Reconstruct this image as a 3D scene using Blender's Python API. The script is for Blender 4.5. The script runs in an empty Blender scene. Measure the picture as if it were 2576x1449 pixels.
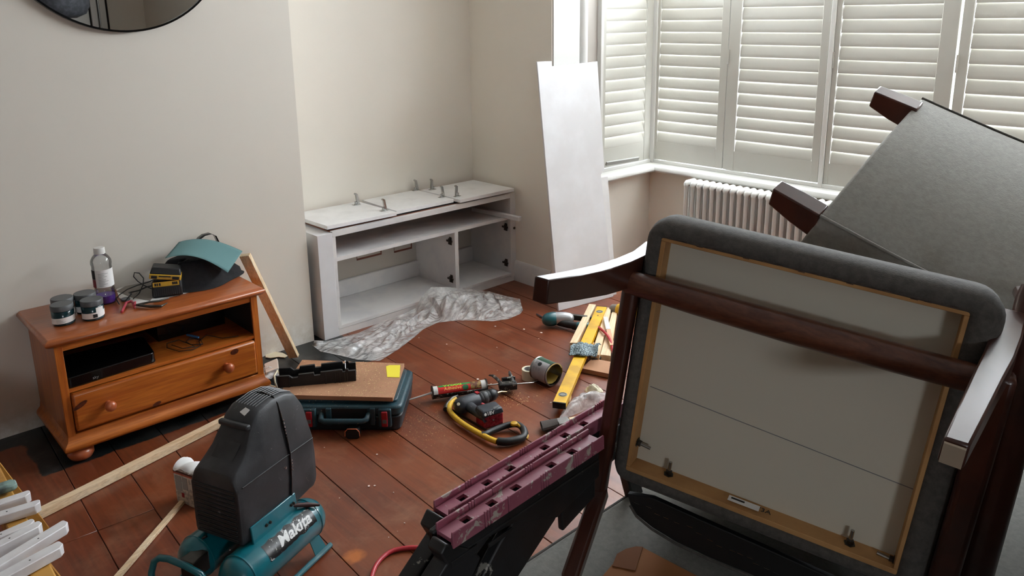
import bpy, bmesh, math, random
from mathutils import Vector as V, Matrix, noise as mnoise
random.seed(7)
D = bpy.data; SC = bpy.context.scene; COL = SC.collection
PI = math.pi; R = math.radians
# ------------------------------------------------------------------ camera
F_PX, CY0, W0, H0 = 1972.57, 530.0, 2576, 1449
YAW, PIT, ROLL = 0.8197739, 0.24184176, -0.0118616
O = V((0, 0, 1.6))
fw = V((math.cos(PIT)*math.cos(YAW), math.cos(PIT)*math.sin(YAW), -math.sin(PIT)))
r0 = V((math.sin(YAW), -math.cos(YAW), 0)); u0 = r0.cross(fw)
rt = r0*math.cos(ROLL)+u0*math.sin(ROLL); up = -r0*math.sin(ROLL)+u0*math.cos(ROLL)
cd = D.cameras.new('camera'); cam = D.objects.new('camera', cd); COL.objects.link(cam)
cam.matrix_world = Matrix(((rt.x, up.x, -fw.x, O.x), (rt.y, up.y, -fw.y, O.y), (rt.z, up.z, -fw.z, O.z), (0, 0, 0, 1)))
cd.sensor_width = 36; cd.lens = F_PX*36/W0; cd.shift_y = -(H0/2-CY0)/W0; cd.clip_start = .02
SC.camera = cam
# ------------------------------------------------------------------ world and light
w = D.worlds.new('sky'); SC.world = w; w.use_nodes = True
bg = w.node_tree.nodes['Background']; bg.inputs[0].default_value = (.86, .93, 1, 1); bg.inputs[1].default_value = 46.0
def portal(name, loc, rot, sx, sy):
    l = D.lights.new(name, 'AREA'); l.shape = 'RECTANGLE'; l.size = sx; l.size_y = sy; l.cycles.is_portal = True
    o = D.objects.new(name, l); COL.objects.link(o); o.location = loc; o.rotation_euler = rot
portal('window_portal', (4.36, 1.64, 1.55), (0, R(90), 0), 1.9, 3.0)
portal('side_portal', (3.93, 3.3, 1.55), (R(-90), 0, 0), .62, 1.9)
portal('rear_fill_portal', (-1.0, -2.66, 1.45), (R(90), 0, 0), .9, .4)  # serves the added rear window that supplies fill light
v = SC.view_settings; v.view_transform = 'Standard'; v.look = 'None'; v.gamma = 1; v.exposure = 0.0; v.use_curve_mapping = False
SC.cycles.use_denoising = True; SC.cycles.max_bounces = 8; SC.cycles.diffuse_bounces = 6; SC.cycles.transparent_max_bounces = 12
SC.cycles.caustics_reflective = False; SC.cycles.caustics_refractive = False; SC.cycles.sample_clamp_indirect = 8

# ------------------------------------------------------------------ helpers
def at(u, v_, **k):
    """point of the photographed place seen at pixel (u, v_), on the plane x=, y= or z="""
    d = rt*((u-W0/2)/F_PX) - up*((v_-CY0)/F_PX) + fw
    (a, val), = k.items(); i = 'xyz'.index(a)
    return O + d*((val-O[i])/d[i])
def ray(u, v_): return rt*((u-W0/2)/F_PX) - up*((v_-CY0)/F_PX) + fw
def path(ps, z): return [at(p[0], p[1], z=(p[2] if len(p) > 2 else z)) for p in ps]
def tag(o, label=None, cat=None, group=None, kind=None):
    if label: o['label'] = label
    if cat: o['category'] = cat
    if group: o['group'] = group
    if kind: o['kind'] = kind
    return o
def thing(name, label, cat, loc=(0, 0, 0), group=None, mat=None):
    o = D.objects.new(name, None); COL.objects.link(o); o.empty_display_size = .05
    o.matrix_basis = mat if mat is not None else Matrix.Translation(V(loc))
    return tag(o, label, cat, group)
def root_m(o):
    m = Matrix.Identity(4)
    while o is not None: m = o.matrix_basis @ m; o = o.parent
    return m
def FR(o, x, z=(0, 0, 1)):
    x = V(x).normalized(); z = V(z); y = z.cross(x).normalized(); z = x.cross(y)
    return Matrix(((x.x, y.x, z.x, o[0]), (x.y, y.y, z.y, o[1]), (x.z, y.z, z.z, o[2]), (0, 0, 0, 1)))
def RZ(o, deg): return Matrix.Translation(V(o)) @ Matrix.Rotation(R(deg), 4, 'Z')
class B:
    def __init__(s, T=None): s.v = []; s.f = []; s.T = T or Matrix.Identity(4)
    def add(s, vs, fs):
        n = len(s.v); s.v += [s.T @ V(p) for p in vs]; s.f += [tuple(i+n for i in f) for f in fs]; return s
    def box(s, x0, x1, y0, y1, z0, z1):
        return s.add([(x, y, z) for z in (z0, z1) for y in (y0, y1) for x in (x0, x1)], [(0, 2, 3, 1), (4, 5, 7, 6), (0, 1, 5, 4), (2, 6, 7, 3), (0, 4, 6, 2), (1, 3, 7, 5)])
    def hexa(s, lo, hi):     # lower quad, upper quad (same order)
        n = len(lo); return s.add(list(lo)+list(hi), [tuple(range(n))[::-1], tuple(range(n, 2*n))]+[(i, (i+1) % n, n+(i+1) % n, n+i) for i in range(n)])
    def bar(s, p, q, w, h, upv=(0, 0, 1), w2=None, h2=None):
        p = V(p); q = V(q); d = (q-p).normalized(); a = V(upv); sd = d.cross(a).normalized(); a = sd.cross(d)
        w2 = w if w2 is None else w2; h2 = h if h2 is None else h2
        A = [p+sd*i*w/2+a*j*h/2 for i, j in ((-1, -1), (1, -1), (1, 1), (-1, 1))]
        Bq = [q+sd*i*w2/2+a*j*h2/2 for i, j in ((-1, -1), (1, -1), (1, 1), (-1, 1))]
        return s.hexa(A, Bq)
    def tube(s, pts, r, n=8, caps=True, sq=None):
        pts = [V(p) for p in pts]; m = len(pts); rr = r if isinstance(r, (list, tuple)) else [r]*m
        t = (pts[1]-pts[0]).normalized(); a = V((0, 0, 1)) if abs(t.z) < .9 else V((1, 0, 0)); nn = (a-t*a.dot(t)).normalized()
        vs = []; fs = []
        for i in range(m):
            t = (pts[min(i+1, m-1)]-pts[max(i-1, 0)]).normalized(); nn = (nn-t*nn.dot(t)).normalized(); b = t.cross(nn)
            for k in range(n):
                c, si = math.cos(2*PI*k/n), math.sin(2*PI*k/n)
                vs.append(pts[i]+(nn*c*(sq or 1)+b*si)*rr[i])
        for i in range(m-1):
            for k in range(n): fs.append((i*n+k, i*n+(k+1) % n, (i+1)*n+(k+1) % n, (i+1)*n+k))
        if caps: fs += [tuple(range(n))[::-1], tuple(range((m-1)*n, m*n))]
        return s.add(vs, fs)
    def lathe(s, prof, n=24, o=(0, 0, 0), ax=(0, 0, 1), caps=True):
        T = FR(o, V(ax).orthogonal(), ax); vs = []; fs = []; m = len(prof)
        for r_, z in prof:
            for k in range(n): vs.append(T @ V((r_*math.cos(2*PI*k/n), r_*math.sin(2*PI*k/n), z)))
        for i in range(m-1):
            for k in range(n): fs.append((i*n+k, i*n+(k+1) % n, (i+1)*n+(k+1) % n, (i+1)*n+k))
        if caps: fs += [tuple(range(n))[::-1], tuple(range((m-1)*n, m*n))]
        return s.add(vs, fs)
    def prism(s, poly, h, T=None):       # polygon in local xy, extruded 0..h along z
        T = T or Matrix.Identity(4)
        return s.hexa([T @ V((p[0], p[1], 0)) for p in poly], [T @ V((p[0], p[1], h)) for p in poly])
    def grid(s, fn, nu, nv):
        return s.add([fn(i/nu, j/nv) for j in range(nv+1) for i in range(nu+1)],
                     [(j*(nu+1)+i, j*(nu+1)+i+1, (j+1)*(nu+1)+i+1, (j+1)*(nu+1)+i) for j in range(nv) for i in range(nu)])
    def build(s, name, mat, parent=None, bevel=0, seg=2, ang=35, solid=0, sub=0, recalc=True):
        me = D.meshes.new(name)
        if parent is not None: inv = root_m(parent).inverted(); org = None
        else:
            xs = [p.x for p in s.v]; ys = [p.y for p in s.v]; zs = [p.z for p in s.v]
            org = V(((min(xs)+max(xs))/2, (min(ys)+max(ys))/2, min(zs))); inv = Matrix.Translation(-org)
        me.from_pydata([inv @ p for p in s.v], [], s.f)
        if recalc:
            bm = bmesh.new(); bm.from_mesh(me); bmesh.ops.recalc_face_normals(bm, faces=bm.faces); bm.to_mesh(me); bm.free()
        me.polygons.foreach_set('use_smooth', [True]*len(me.polygons)); me.set_sharp_from_angle(angle=R(ang))
        o = D.objects.new(name, me); COL.objects.link(o)
        if mat: me.materials.append(mat)
        if parent is not None: o.parent = parent
        else: o.location = org
        if solid: m = o.modifiers.new('s', 'SOLIDIFY'); m.thickness = solid; m.offset = 0
        if bevel: m = o.modifiers.new('b', 'BEVEL'); m.width = bevel; m.segments = seg; m.limit_method = 'ANGLE'; m.angle_limit = R(35)
        if sub: m = o.modifiers.new('u', 'SUBSURF'); m.levels = m.render_levels = sub
        return o
def dup(root, mat=None, label=None, parent=None):
    c = root.copy(); COL.objects.link(c)
    if parent is not None: c.parent = parent
    if mat is not None: c.matrix_basis = mat
    if label: c['label'] = label
    for ch in [x for x in D.objects if x.parent == root]: dup(ch, None, None, c)
    return c
def text(s, size, T, mat, parent, name='lettering', ext=.0004, bend=None, sx=1, shear=0, bold=0):
    cu = D.curves.new('t', 'FONT'); cu.body = s; cu.size = size; cu.align_x = 'CENTER'; cu.align_y = 'CENTER'; cu.extrude = ext; cu.shear = shear; cu.offset = bold
    to = D.objects.new('t', cu); me = D.meshes.new_from_object(to); D.objects.remove(to)
    bm = bmesh.new(); bm.from_mesh(me)
    if bend:
        bmesh.ops.triangulate(bm, faces=bm.faces); bmesh.ops.subdivide_edges(bm, edges=bm.edges, cuts=2, use_grid_fill=True)
        for q in bm.verts:
            a = q.co.y/bend; q.co = V((q.co.x*sx, math.sin(a)*(bend+q.co.z), math.cos(a)*(bend+q.co.z)-bend))
    else:
        for q in bm.verts: q.co.x *= sx
    inv = root_m(parent).inverted() @ T
    bm.transform(inv); bm.to_mesh(me); bm.free()
    o = D.objects.new(name, me); COL.objects.link(o); o.parent = parent; me.materials.clear(); me.materials.append(mat); return o

# ------------------------------------------------------------------ materials
def nodes(name):
    m = D.materials.new(name); m.use_nodes = True; nt = m.node_tree; return m, nt, nt.nodes['Principled BSDF']
def N(nt, t, **k):
    n = nt.nodes.new(t)
    for a, b in k.items():
        if a in n.inputs: n.inputs[a].default_value = b
        else: setattr(n, a, b)
    return n
def c4(c): return (c[0], c[1], c[2], 1)
def srgb(r, g, b):
    f = lambda x: ((x/255+.055)/1.055)**2.4 if x > 10 else x/255/12.92
    return (f(r), f(g), f(b))
def mixc(nt, fac, a, b):
    m = N(nt, 'ShaderNodeMix', data_type='RGBA'); nt.links.new(fac, m.inputs[0])
    for i, x in ((6, a), (7, b)):
        if isinstance(x, tuple): m.inputs[i].default_value = c4(x)
        else: nt.links.new(x, m.inputs[i])
    return m.outputs[2]
def ramp(nt, src, stops):
    r = N(nt, 'ShaderNodeValToRGB'); e = r.color_ramp.elements
    while len(e) < len(stops): e.new(.5)
    for el, (p, c) in zip(e, stops): el.position = p; el.color = c4(c) if isinstance(c, tuple) else (c, c, c, 1)
    nt.links.new(src, r.inputs[0]); return r.outputs[0]
def noi(nt, vec, scale, detail=4, rough=.55, dist=0):
    n = N(nt, 'ShaderNodeTexNoise', Scale=scale, Detail=detail, Roughness=rough, Distortion=dist); nt.links.new(vec, n.inputs['Vector']); return n.outputs['Fac']
def mp(nt, vec, scale=(1, 1, 1), rot=(0, 0, 0)):
    m = N(nt, 'ShaderNodeMapping'); m.inputs['Scale'].default_value = scale; m.inputs['Rotation'].default_value = rot; nt.links.new(vec, m.inputs['Vector']); return m.outputs[0]
def bump(nt, p, h, strength=.2, dist=.002):
    b = N(nt, 'ShaderNodeBump', Strength=strength, Distance=dist); nt.links.new(h, b.inputs['Height']); nt.links.new(b.outputs[0], p.inputs['Normal'])
def oc(nt): return N(nt, 'ShaderNodeTexCoord').outputs['Object']
def wc(nt): return N(nt, 'ShaderNodeNewGeometry').outputs['Position']
def M(name, col, rough=.55, metal=0, col2=None, vs=6, lo=.42, hi=.62, bs=0, bst=.2, bd=.001, coat=0, spots=None):
    m, nt, p = nodes(name); p.inputs['Roughness'].default_value = rough; p.inputs['Metallic'].default_value = metal; p.inputs['Base Color'].default_value = c4(col)
    p.inputs['Coat Weight'].default_value = coat
    c = oc(nt); out = None
    if col2: out = mixc(nt, ramp(nt, noi(nt, c, vs), [(lo, 0.), (hi, 1.)]), col, col2)
    if spots:
        sc_, sp, thr = spots; f = ramp(nt, noi(nt, c, sc_, 6, .7, .5), [(thr, 0.), (thr+.03, 1.)]); out = mixc(nt, f, out or col, sp)
    if out: nt.links.new(out, p.inputs['Base Color'])
    if bs: bump(nt, p, noi(nt, c, bs, 3), bst, bd)
    return m
def MW(name, c1, c2, ax='x', s=1., rough=.45, coat=0, knots=None, dark=None):
    """wood: grain stretched along the local axis ax"""
    m, nt, p = nodes(name); p.inputs['Roughness'].default_value = rough; p.inputs['Coat Weight'].default_value = coat; p.inputs['Coat Roughness'].default_value = .25
    k = {'x': (1.2, 22, 22), 'y': (22, 1.2, 22), 'z': (22, 22, 1.2)}[ax]; c = oc(nt)
    g = noi(nt, mp(nt, c, tuple(q*s for q in k)), 1.6, 5, .6, 1.2); g2 = noi(nt, mp(nt, c, tuple(q*s*5 for q in k)), 2, 2)
    col = mixc(nt, ramp(nt, g, [(.38, 0.), (.62, 1.)]), c1, c2)
    col = mixc(nt, ramp(nt, g2, [(.42, 0.), (.72, .5)]), col, tuple(x*.6 for x in c2))
    if knots:
        vo = N(nt, 'ShaderNodeTexVoronoi', Scale=1.0); nt.links.new(mp(nt, c, {'x': (knots*.55, knots*1.4, knots*1.4), 'y': (knots*1.4, knots*.55, knots*1.4), 'z': (knots*1.4, knots*1.4, knots*.55)}[ax]), vo.inputs['Vector'])
        col = mixc(nt, ramp(nt, vo.outputs['Distance'], [(.06, 1.), (.13, 0.)]), col, dark or tuple(x*.25 for x in c2))
    nt.links.new(col, p.inputs['Base Color']); bump(nt, p, g2, .08, .001)
    return m
WALLC = srgb(214, 209, 198)
def wallmat(name, col, dirt=False):
    m, nt, p = nodes(name); p.inputs['Roughness'].default_value = .75; c = wc(nt)
    col_o = mixc(nt, ramp(nt, noi(nt, c, 1.3, 3), [(.3, 0.), (.7, 1.)]), col, tuple(x*.955 for x in col))
    if dirt:
        sx = N(nt, 'ShaderNodeSeparateXYZ'); nt.links.new(c, sx.inputs[0])
        mr = N(nt, 'ShaderNodeMapRange'); mr.inputs[1].default_value = .16; mr.inputs[2].default_value = 0.; nt.links.new(sx.outputs[2], mr.inputs[0])
        mu = N(nt, 'ShaderNodeMath', operation='MULTIPLY'); nt.links.new(mr.outputs[0], mu.inputs[0]); nt.links.new(ramp(nt, noi(nt, c, 22, 6, .7), [(.42, 0.), (.62, 1.)]), mu.inputs[1])
        col_o = mixc(nt, mu.outputs[0], col_o, srgb(235, 233, 228))
    nt.links.new(col_o, p.inputs['Base Color']); bump(nt, p, noi(nt, c, 45, 3), .12, .002)
    return m
m_wall = wallmat('wall_paint', srgb(220, 214, 203), True); m_wall2 = wallmat('wall_paint_plain', srgb(236, 230, 219)); m_ceil = wallmat('ceiling_paint', srgb(225, 223, 218))
def floormat():
    m, nt, p = nodes('floor_boards'); c = wc(nt)
    inf = N(nt, 'ShaderNodeObjectInfo')
    g = noi(nt, mp(nt, c, (26, 1.6, 1), (0, 0, R(2.6))), 1.5, 6, .6, 1.); big = noi(nt, c, 2.6, 4)
    a = mixc(nt, ramp(nt, g, [(.3, 0.), (.7, 1.)]), srgb(124, 62, 36), srgb(84, 40, 24))
    a = mixc(nt, ramp(nt, big, [(.38, 0.), (.7, .75)]), a, srgb(134, 70, 38))
    a = mixc(nt, ramp(nt, inf.outputs['Random'], [(0, 0.), (1, .4)]), a, srgb(92, 42, 28))
    dust = ramp(nt, noi(nt, c, 5, 8, .72, .4), [(.50, 0.), (.74, .42)])
    a = mixc(nt, dust, a, srgb(156, 116, 90))
    scr = ramp(nt, noi(nt, mp(nt, c, (9, 30, 1), (0, 0, R(35))), 3, 8, .75), [(.66, 0.), (.74, .4)]); a = mixc(nt, scr, a, srgb(170, 140, 120))
    st = N(nt, 'ShaderNodeVectorMath', operation='DISTANCE'); nt.links.new(c, st.inputs[0]); st.inputs[1].default_value = at(893, 1398, z=0)
    nz = N(nt, 'ShaderNodeMath', operation='ADD'); nt.links.new(st.outputs['Value'], nz.inputs[0]); nn = N(nt, 'ShaderNodeMath', operation='MULTIPLY'); nn.inputs[1].default_value = .05; nt.links.new(noi(nt, c, 18), nn.inputs[0]); nt.links.new(nn.outputs[0], nz.inputs[1])
    a = mixc(nt, ramp(nt, nz.outputs[0], [(.045, .7), (.062, 0.)]), a, srgb(196, 112, 48))
    # black paint left round the old hearth and along the chimney breast
    sx = N(nt, 'ShaderNodeSeparateXYZ'); nt.links.new(c, sx.inputs[0])
    wob = N(nt, 'ShaderNodeMath', operation='MULTIPLY_ADD'); wob.inputs[1].default_value = .05; wob.inputs[2].default_value = -.025; nt.links.new(noi(nt, c, 12, 5, .7), wob.inputs[0])
    def thr(src, v0, sgn):
        ad = N(nt, 'ShaderNodeMath', operation='ADD'); nt.links.new(src, ad.inputs[0]); nt.links.new(wob.outputs[0], ad.inputs[1])
        s = N(nt, 'ShaderNodeMath', operation='SUBTRACT'); nt.links.new(ad.outputs[0], s.inputs[0]); s.inputs[1].default_value = v0
        k = N(nt, 'ShaderNodeMath', operation='MULTIPLY'); k.inputs[1].default_value = sgn*120; k.use_clamp = True; nt.links.new(s.outputs[0], k.inputs[0]); return k.outputs[0]
    def op(o_, x, y):
        n = N(nt, 'ShaderNodeMath', operation=o_); nt.links.new(x, n.inputs[0]); nt.links.new(y, n.inputs[1]); return n.outputs[0]
    hearth = op('MULTIPLY', op('MULTIPLY', thr(sx.outputs[0], .475, 1), thr(sx.outputs[1], 3.02, 1)), thr(sx.outputs[0], 1.95, -1))
    strip = op('MULTIPLY', thr(sx.outputs[1], 3.33, 1), thr(sx.outputs[0], .6, -1))
    blk = op('MAXIMUM', hearth, strip)
    bc = mixc(nt, ramp(nt, noi(nt, c, 7, 6, .7), [(.5, 0.), (.75, .8)]), srgb(26, 31, 32), srgb(88, 84, 82))
    a = mixc(nt, blk, a, bc)
    nt.links.new(a, p.inputs['Base Color'])
    ro = N(nt, 'ShaderNodeMapRange'); ro.inputs[3].default_value = .34; ro.inputs[4].default_value = .62; nt.links.new(dust, ro.inputs[0]); nt.links.new(ro.outputs[0], p.inputs['Roughness'])
    bump(nt, p, g, .25, .0015); return m
m_floor = floormat()
m_gap = M('floor_void', srgb(20, 14, 12), .9)
m_white = M('white_gloss_paint', srgb(214, 213, 209), .35, bs=30, bst=.05)
m_prime = M('primer_white', srgb(216, 215, 216), .7, col2=srgb(224, 224, 226), vs=5, lo=.4, hi=.65)
m_primer2 = M('cabinet_white_paint', srgb(226, 224, 222), .6, col2=srgb(212, 211, 212), vs=5)
m_mdf = M('mdf_board', srgb(176, 130, 98), .75, col2=srgb(160, 116, 86), vs=5, bs=200, bst=.1)
m_mdfe = M('mdf_edge', srgb(186, 140, 96), .8)
m_pine = MW('pine_raw', srgb(240, 218, 184), srgb(226, 194, 152), 'x', 1., .6)
m_pinez = MW('pine_raw_z', srgb(240, 220, 186), srgb(224, 194, 152), 'z', 1., .6)
PO1, PO2, PKN = srgb(196, 112, 42), srgb(166, 84, 28), srgb(84, 32, 12)
m_px = MW('orange_pine_x', PO1, PO2, 'x', .8, .35, .35); m_pz = MW('orange_pine_z', PO1, PO2, 'z', .8, .35, .35, 2.6, PKN)
m_py = MW('orange_pine_top', srgb(178, 98, 48), srgb(160, 82, 38), 'x', .8, .3, .5)
m_pin = M('pine_inside_shade', srgb(34, 18, 12), .8)  # near-black colour holds the shade inside the open bay
m_knob = M('turned_pine', srgb(176, 92, 54), .3, coat=.4)
m_black = M('black_plastic', srgb(16, 16, 17), .5, bs=300, bst=.1)
m_blackg = M('black_gloss', srgb(8, 8, 9), .12)
m_blackd = M('dusty_black_plastic', srgb(40, 41, 43), .5, col2=srgb(64, 65, 68), vs=9, lo=.45, hi=.75, bs=260, bst=.35, bd=.0006, spots=(38, srgb(120, 118, 116), .66))
m_steel = M('steel', srgb(180, 180, 178), .25, 1); m_dsteel = M('dark_steel', srgb(80, 78, 74), .4, 1, bs=90)
m_brownm = M('dark_hinge', srgb(70, 62, 54), .45, .7)
m_grey = M('grey_plastic', srgb(96, 98, 100), .5)
m_yel = M('yellow_plastic', srgb(214, 170, 38), .45, col2=srgb(190, 146, 34), vs=14); m_yel2 = M('yellow_level', srgb(226, 178, 22), .4, col2=srgb(196, 150, 30), vs=10, spots=(40, srgb(120, 92, 30), .66))
m_red = M('red_plastic', srgb(150, 20, 34), .4); m_hose = M('red_hose', srgb(178, 44, 56), .4)
m_teal = M('teal_paint', srgb(10, 104, 116), .28, col2=srgb(8, 88, 98), vs=6, coat=.4, spots=(30, srgb(150, 160, 160), .72))
m_tealp = M('teal_plastic', srgb(20, 84, 92), .3, coat=.5)
m_casem = M('blue_green_case', srgb(26, 56, 66), .42, col2=srgb(36, 68, 78), vs=10, spots=(110, srgb(150, 140, 120), .62))
m_cased = M('case_dark', srgb(18, 26, 30), .5)
m_paper = M('white_paper', srgb(236, 236, 234), .8); m_ink = M('black_ink', srgb(24, 24, 26), .7); m_greyink = M('grey_ink', srgb(120, 122, 124), .7)
m_cream = M('cream', srgb(226, 218, 190), .6)
def MF(name, c1, c2, s=420, rough=.95):
    m, nt, p = nodes(name); p.inputs['Roughness'].default_value = rough; p.inputs['Sheen Weight'].default_value = .06; c = oc(nt)
    wv = noi(nt, mp(nt, c, (1, .25, 1)), s, 2); wv2 = noi(nt, mp(nt, c, (.25, 1, 1)), s, 2)
    nt.links.new(mixc(nt, ramp(nt, noi(nt, c, 60, 4, .7), [(.35, 0.), (.65, 1.)]), c1, c2), p.inputs['Base Color'])
    a = N(nt, 'ShaderNodeMath', operation='ADD'); nt.links.new(wv, a.inputs[0]); nt.links.new(wv2, a.inputs[1]); bump(nt, p, a.outputs[0], .5, .001); return m
m_fab = MF('charcoal_fabric', srgb(86, 82, 77), srgb(68, 65, 61)); m_fab2 = MF('grey_sofa_fabric', srgb(154, 152, 146), srgb(140, 138, 132), 300); m_cloth = MF('black_cloth', srgb(24, 24, 28), srgb(14, 14, 17), 250)
m_dwood = MW('dark_mahogany_stain', srgb(70, 34, 22), srgb(46, 20, 14), 'x', 1., .28, .6); m_dwoodz = MW('dark_mahogany_stain_z', srgb(64, 30, 20), srgb(42, 18, 13), 'z', 1., .3, .5)
m_panel = M('off_white_lining', srgb(205, 200, 184), .9, bs=160, bst=.1); m_ply = M('plywood_frame', srgb(186, 142, 90), .7, col2=srgb(168, 124, 76), vs=9)
def plastic_film():
    m, nt, p = nodes('clear_plastic_film'); c = wc(nt); out = nt.nodes['Material Output']
    p.inputs['Base Color'].default_value = (.86, .86, .85, 1); p.inputs['Roughness'].default_value = .16; p.inputs['Specular IOR Level'].default_value = 1.
    bump(nt, p, noi(nt, mp(nt, c, (1, 1.8, 1), (0, 0, R(25))), 9, 3, .5, 2.5), .7, .012)
    tr = N(nt, 'ShaderNodeBsdfTransparent'); mx = N(nt, 'ShaderNodeMixShader'); f = ramp(nt, noi(nt, mp(nt, c, (1, 2.4, 1), (0, 0, R(25))), 7, 5, .6, 3.), [(.34, .25), (.66, .74)])
    nt.links.new(f, mx.inputs[0]); nt.links.new(tr.outputs[0], mx.inputs[1]); nt.links.new(p.outputs[0], mx.inputs[2]); nt.links.new(mx.outputs[0], out.inputs[0]); return m
m_film = plastic_film()
def clear(name, tint=(1, 1, 1), ior=1.45, refl=1.):
    m, nt, p = nodes(name); out = nt.nodes['Material Output']; tr = N(nt, 'ShaderNodeBsdfTransparent'); tr.inputs[0].default_value = c4(tint)
    gl = N(nt, 'ShaderNodeBsdfGlossy'); gl.inputs['Roughness'].default_value = .03; fr = N(nt, 'ShaderNodeLayerWeight', Blend=.25); mu = N(nt, 'ShaderNodeMath', operation='MULTIPLY_ADD'); mu.inputs[1].default_value = .75*refl; mu.inputs[2].default_value = .04
    nt.links.new(fr.outputs['Fresnel'], mu.inputs[0]); mx = N(nt, 'ShaderNodeMixShader'); nt.links.new(mu.outputs[0], mx.inputs[0]); nt.links.new(tr.outputs[0], mx.inputs[1]); nt.links.new(gl.outputs[0], mx.inputs[2]); nt.links.new(mx.outputs[0], out.inputs[0]); return m
m_glass = clear('window_glass', refl=.4); m_pet = clear('clear_bottle', (.90, .91, .92)); m_purple = M('purple_liquid', srgb(104, 62, 168), .15)
m_mirror = M('mirror_silver', (.9, .92, .91), .01, 1)

# ------------------------------------------------------------------ room shell
ST = 'structure'
fl = B(); fl.box(-4.4, 4.45, -2.8, 4.0, -.12, -.03); floor = tag(fl.build('floor', m_gap), kind=ST)
PITCH = .1766; A0 = R(2.6); nrm = V((math.cos(A0), -math.sin(A0), 0)); dr = V((math.sin(A0), math.cos(A0), 0))
PC = at(295, 1316, z=0).dot(dr)
for k in range(-27, 25):
    o0 = .41+PITCH*k
    for (t0, t1) in ([(-2.9, PC), (PC, 4.0)] if k in (-1, -4, 0) else [(-2.9, .6), (.6, 4.0)] if k % 3 == 0 else [(-2.9, -.4), (-.4, 4.0)]):
        zt = random.uniform(-.0008, .0008)
        pts = [nrm*(o0+.0012)+dr*(t0+.001), nrm*(o0+PITCH-.0012)+dr*(t0+.001), nrm*(o0+PITCH-.0012)+dr*(t1-.001), nrm*(o0+.0012)+dr*(t1-.001)]
        if max(p.x for p in pts) < -4.2 or min(p.x for p in pts) > 4.3: continue
        b = B(); b.hexa([p+V((0, 0, -.022)) for p in pts], [p+V((0, 0, zt)) for p in pts]); b.build('plank', m_floor, floor, bevel=.0012, seg=1)
def wall(name, x0, x1, y0, y1, z0=0, z1=2.6, mat=None, kind=ST, bevel=0, parent=None):
    b = B(); b.box(x0, x1, y0, y1, z0, z1); o = b.build(name, mat or m_wall2, parent, bevel=bevel)
    if kind and parent is None: o['kind'] = kind
    return o
wall('wall_left', -4.2, 1.812, 3.44, 3.95, mat=m_wall)
wall('wall_alcove_back', 1.812, 3.36, 3.80, 3.95)
wall('wall_alcove_side', 3.205, 3.36, 3.095, 3.80)
wall('wall_bay_return', 3.36, 4.30, 3.095, 3.25, 0, .62)
wall('wall_bay_return_above', 3.36, 4.30, 3.095, 3.25, 2.46, 2.6)
wall('wall_window', 4.14, 4.30, .14, 3.095, 0, .62)
wall('wall_window_above', 4.14, 4.30, .14, 3.095, 2.46, 2.6)
wall('wall_bay_right', 3.36, 4.45, -.02, .14)
wall('wall_right', 3.205, 3.36, -2.6, .14)
wall('wall_west', -4.35, -4.2, -2.75, 3.95, mat=M('low_bounce_paint', srgb(150, 142, 130), .9))  # unseen wall, set back and darkened to limit bounce onto the armchair
wall('wall_rear', -.55, 3.36, -2.75, -2.6); wall('wall_rear_left', -4.2, -1.45, -2.75, -2.6); wall('wall_rear_above', -1.45, -.55, -2.75, -2.6, 1.65, 2.6); wall('wall_rear_below', -1.45, -.55, -2.75, -2.6, 0, 1.25)
o = tag(B().box(-1.45, -.55, -2.72, -2.68, 1.25, 1.34).box(-1.45, -.55, -2.72, -2.68, 1.62, 1.65).box(-1.45, -1.42, -2.72, -2.68, 1.34, 1.62).box(-.58, -.55, -2.72, -2.68, 1.28, 1.62).build('window_7', m_white), kind=ST); B().box(-1.42, -.58, -2.705, -2.70, 1.28, 1.62).build('pane', m_glass, o)  # unseen rear window, added to throw fill light on the armchair's underside
wall('ceiling', -4.4, 4.5, -2.8, 4.0, 2.6, 2.7, m_ceil)
# white door and casing on the rear wall (seen in the mirror)
d = tag(B().box(1.86, 2.62, -2.6, -2.56, 0, 2.03).build('door_1', m_white), kind=ST)
B().box(2.64, 2.70, -2.6, -2.545, 0, 2.1).box(2.72, 2.79, -2.6, -2.555, 0, 2.1).box(1.78, 1.84, -2.6, -2.545, 0, 2.1).box(1.84, 2.64, -2.6, -2.545, 2.04, 2.1).build('door_frame', m_white, d)
B().box(2.62, 2.64, -2.6, -2.58, 0, 2.04).box(2.79, 2.81, -2.6, -2.55, 0, 2.1).build('shadow_gap', m_gap, d)
B().lathe([(.0, 0), (.012, 0), (.012, .03), (.026, .035), (.028, .05), (.0, .06)], 16, (1.93, -2.56, 1.0), (0, 1, 0)).build('door_handle', m_steel, d)
# baseboard at the alcove side wall
b = B(); b.prism([(3.188, 0), (3.205, 0), (3.205, .13), (3.199, .13), (3.19, .115)], .70, Matrix(((1, 0, 0, 0), (0, 0, 1, 3.097), (0, 1, 0, 0), (0, 0, 0, 1)))); tag(b.build('baseboard_alcove', m_primer2), kind=ST)
# casing between alcove side wall and bay: flat board, round boxing, recess
tag(B().box(3.212, 3.428, 3.086, 3.30, .62, 2.46).build('trim_1', m_white, bevel=.002), kind=ST)
tag(B().tube([(3.478, 3.112, .66), (3.478, 3.112, 2.46)], .032, 24).build('trim_2', m_white), kind=ST)
tag(B().box(3.51, 3.645, 3.14, 3.30, .66, 2.46).box(3.44, 3.50, 3.145, 3.3, .66, 2.46).build('trim_3', M('recess_paint', srgb(170, 164, 156), .6)), kind=ST)
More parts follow.
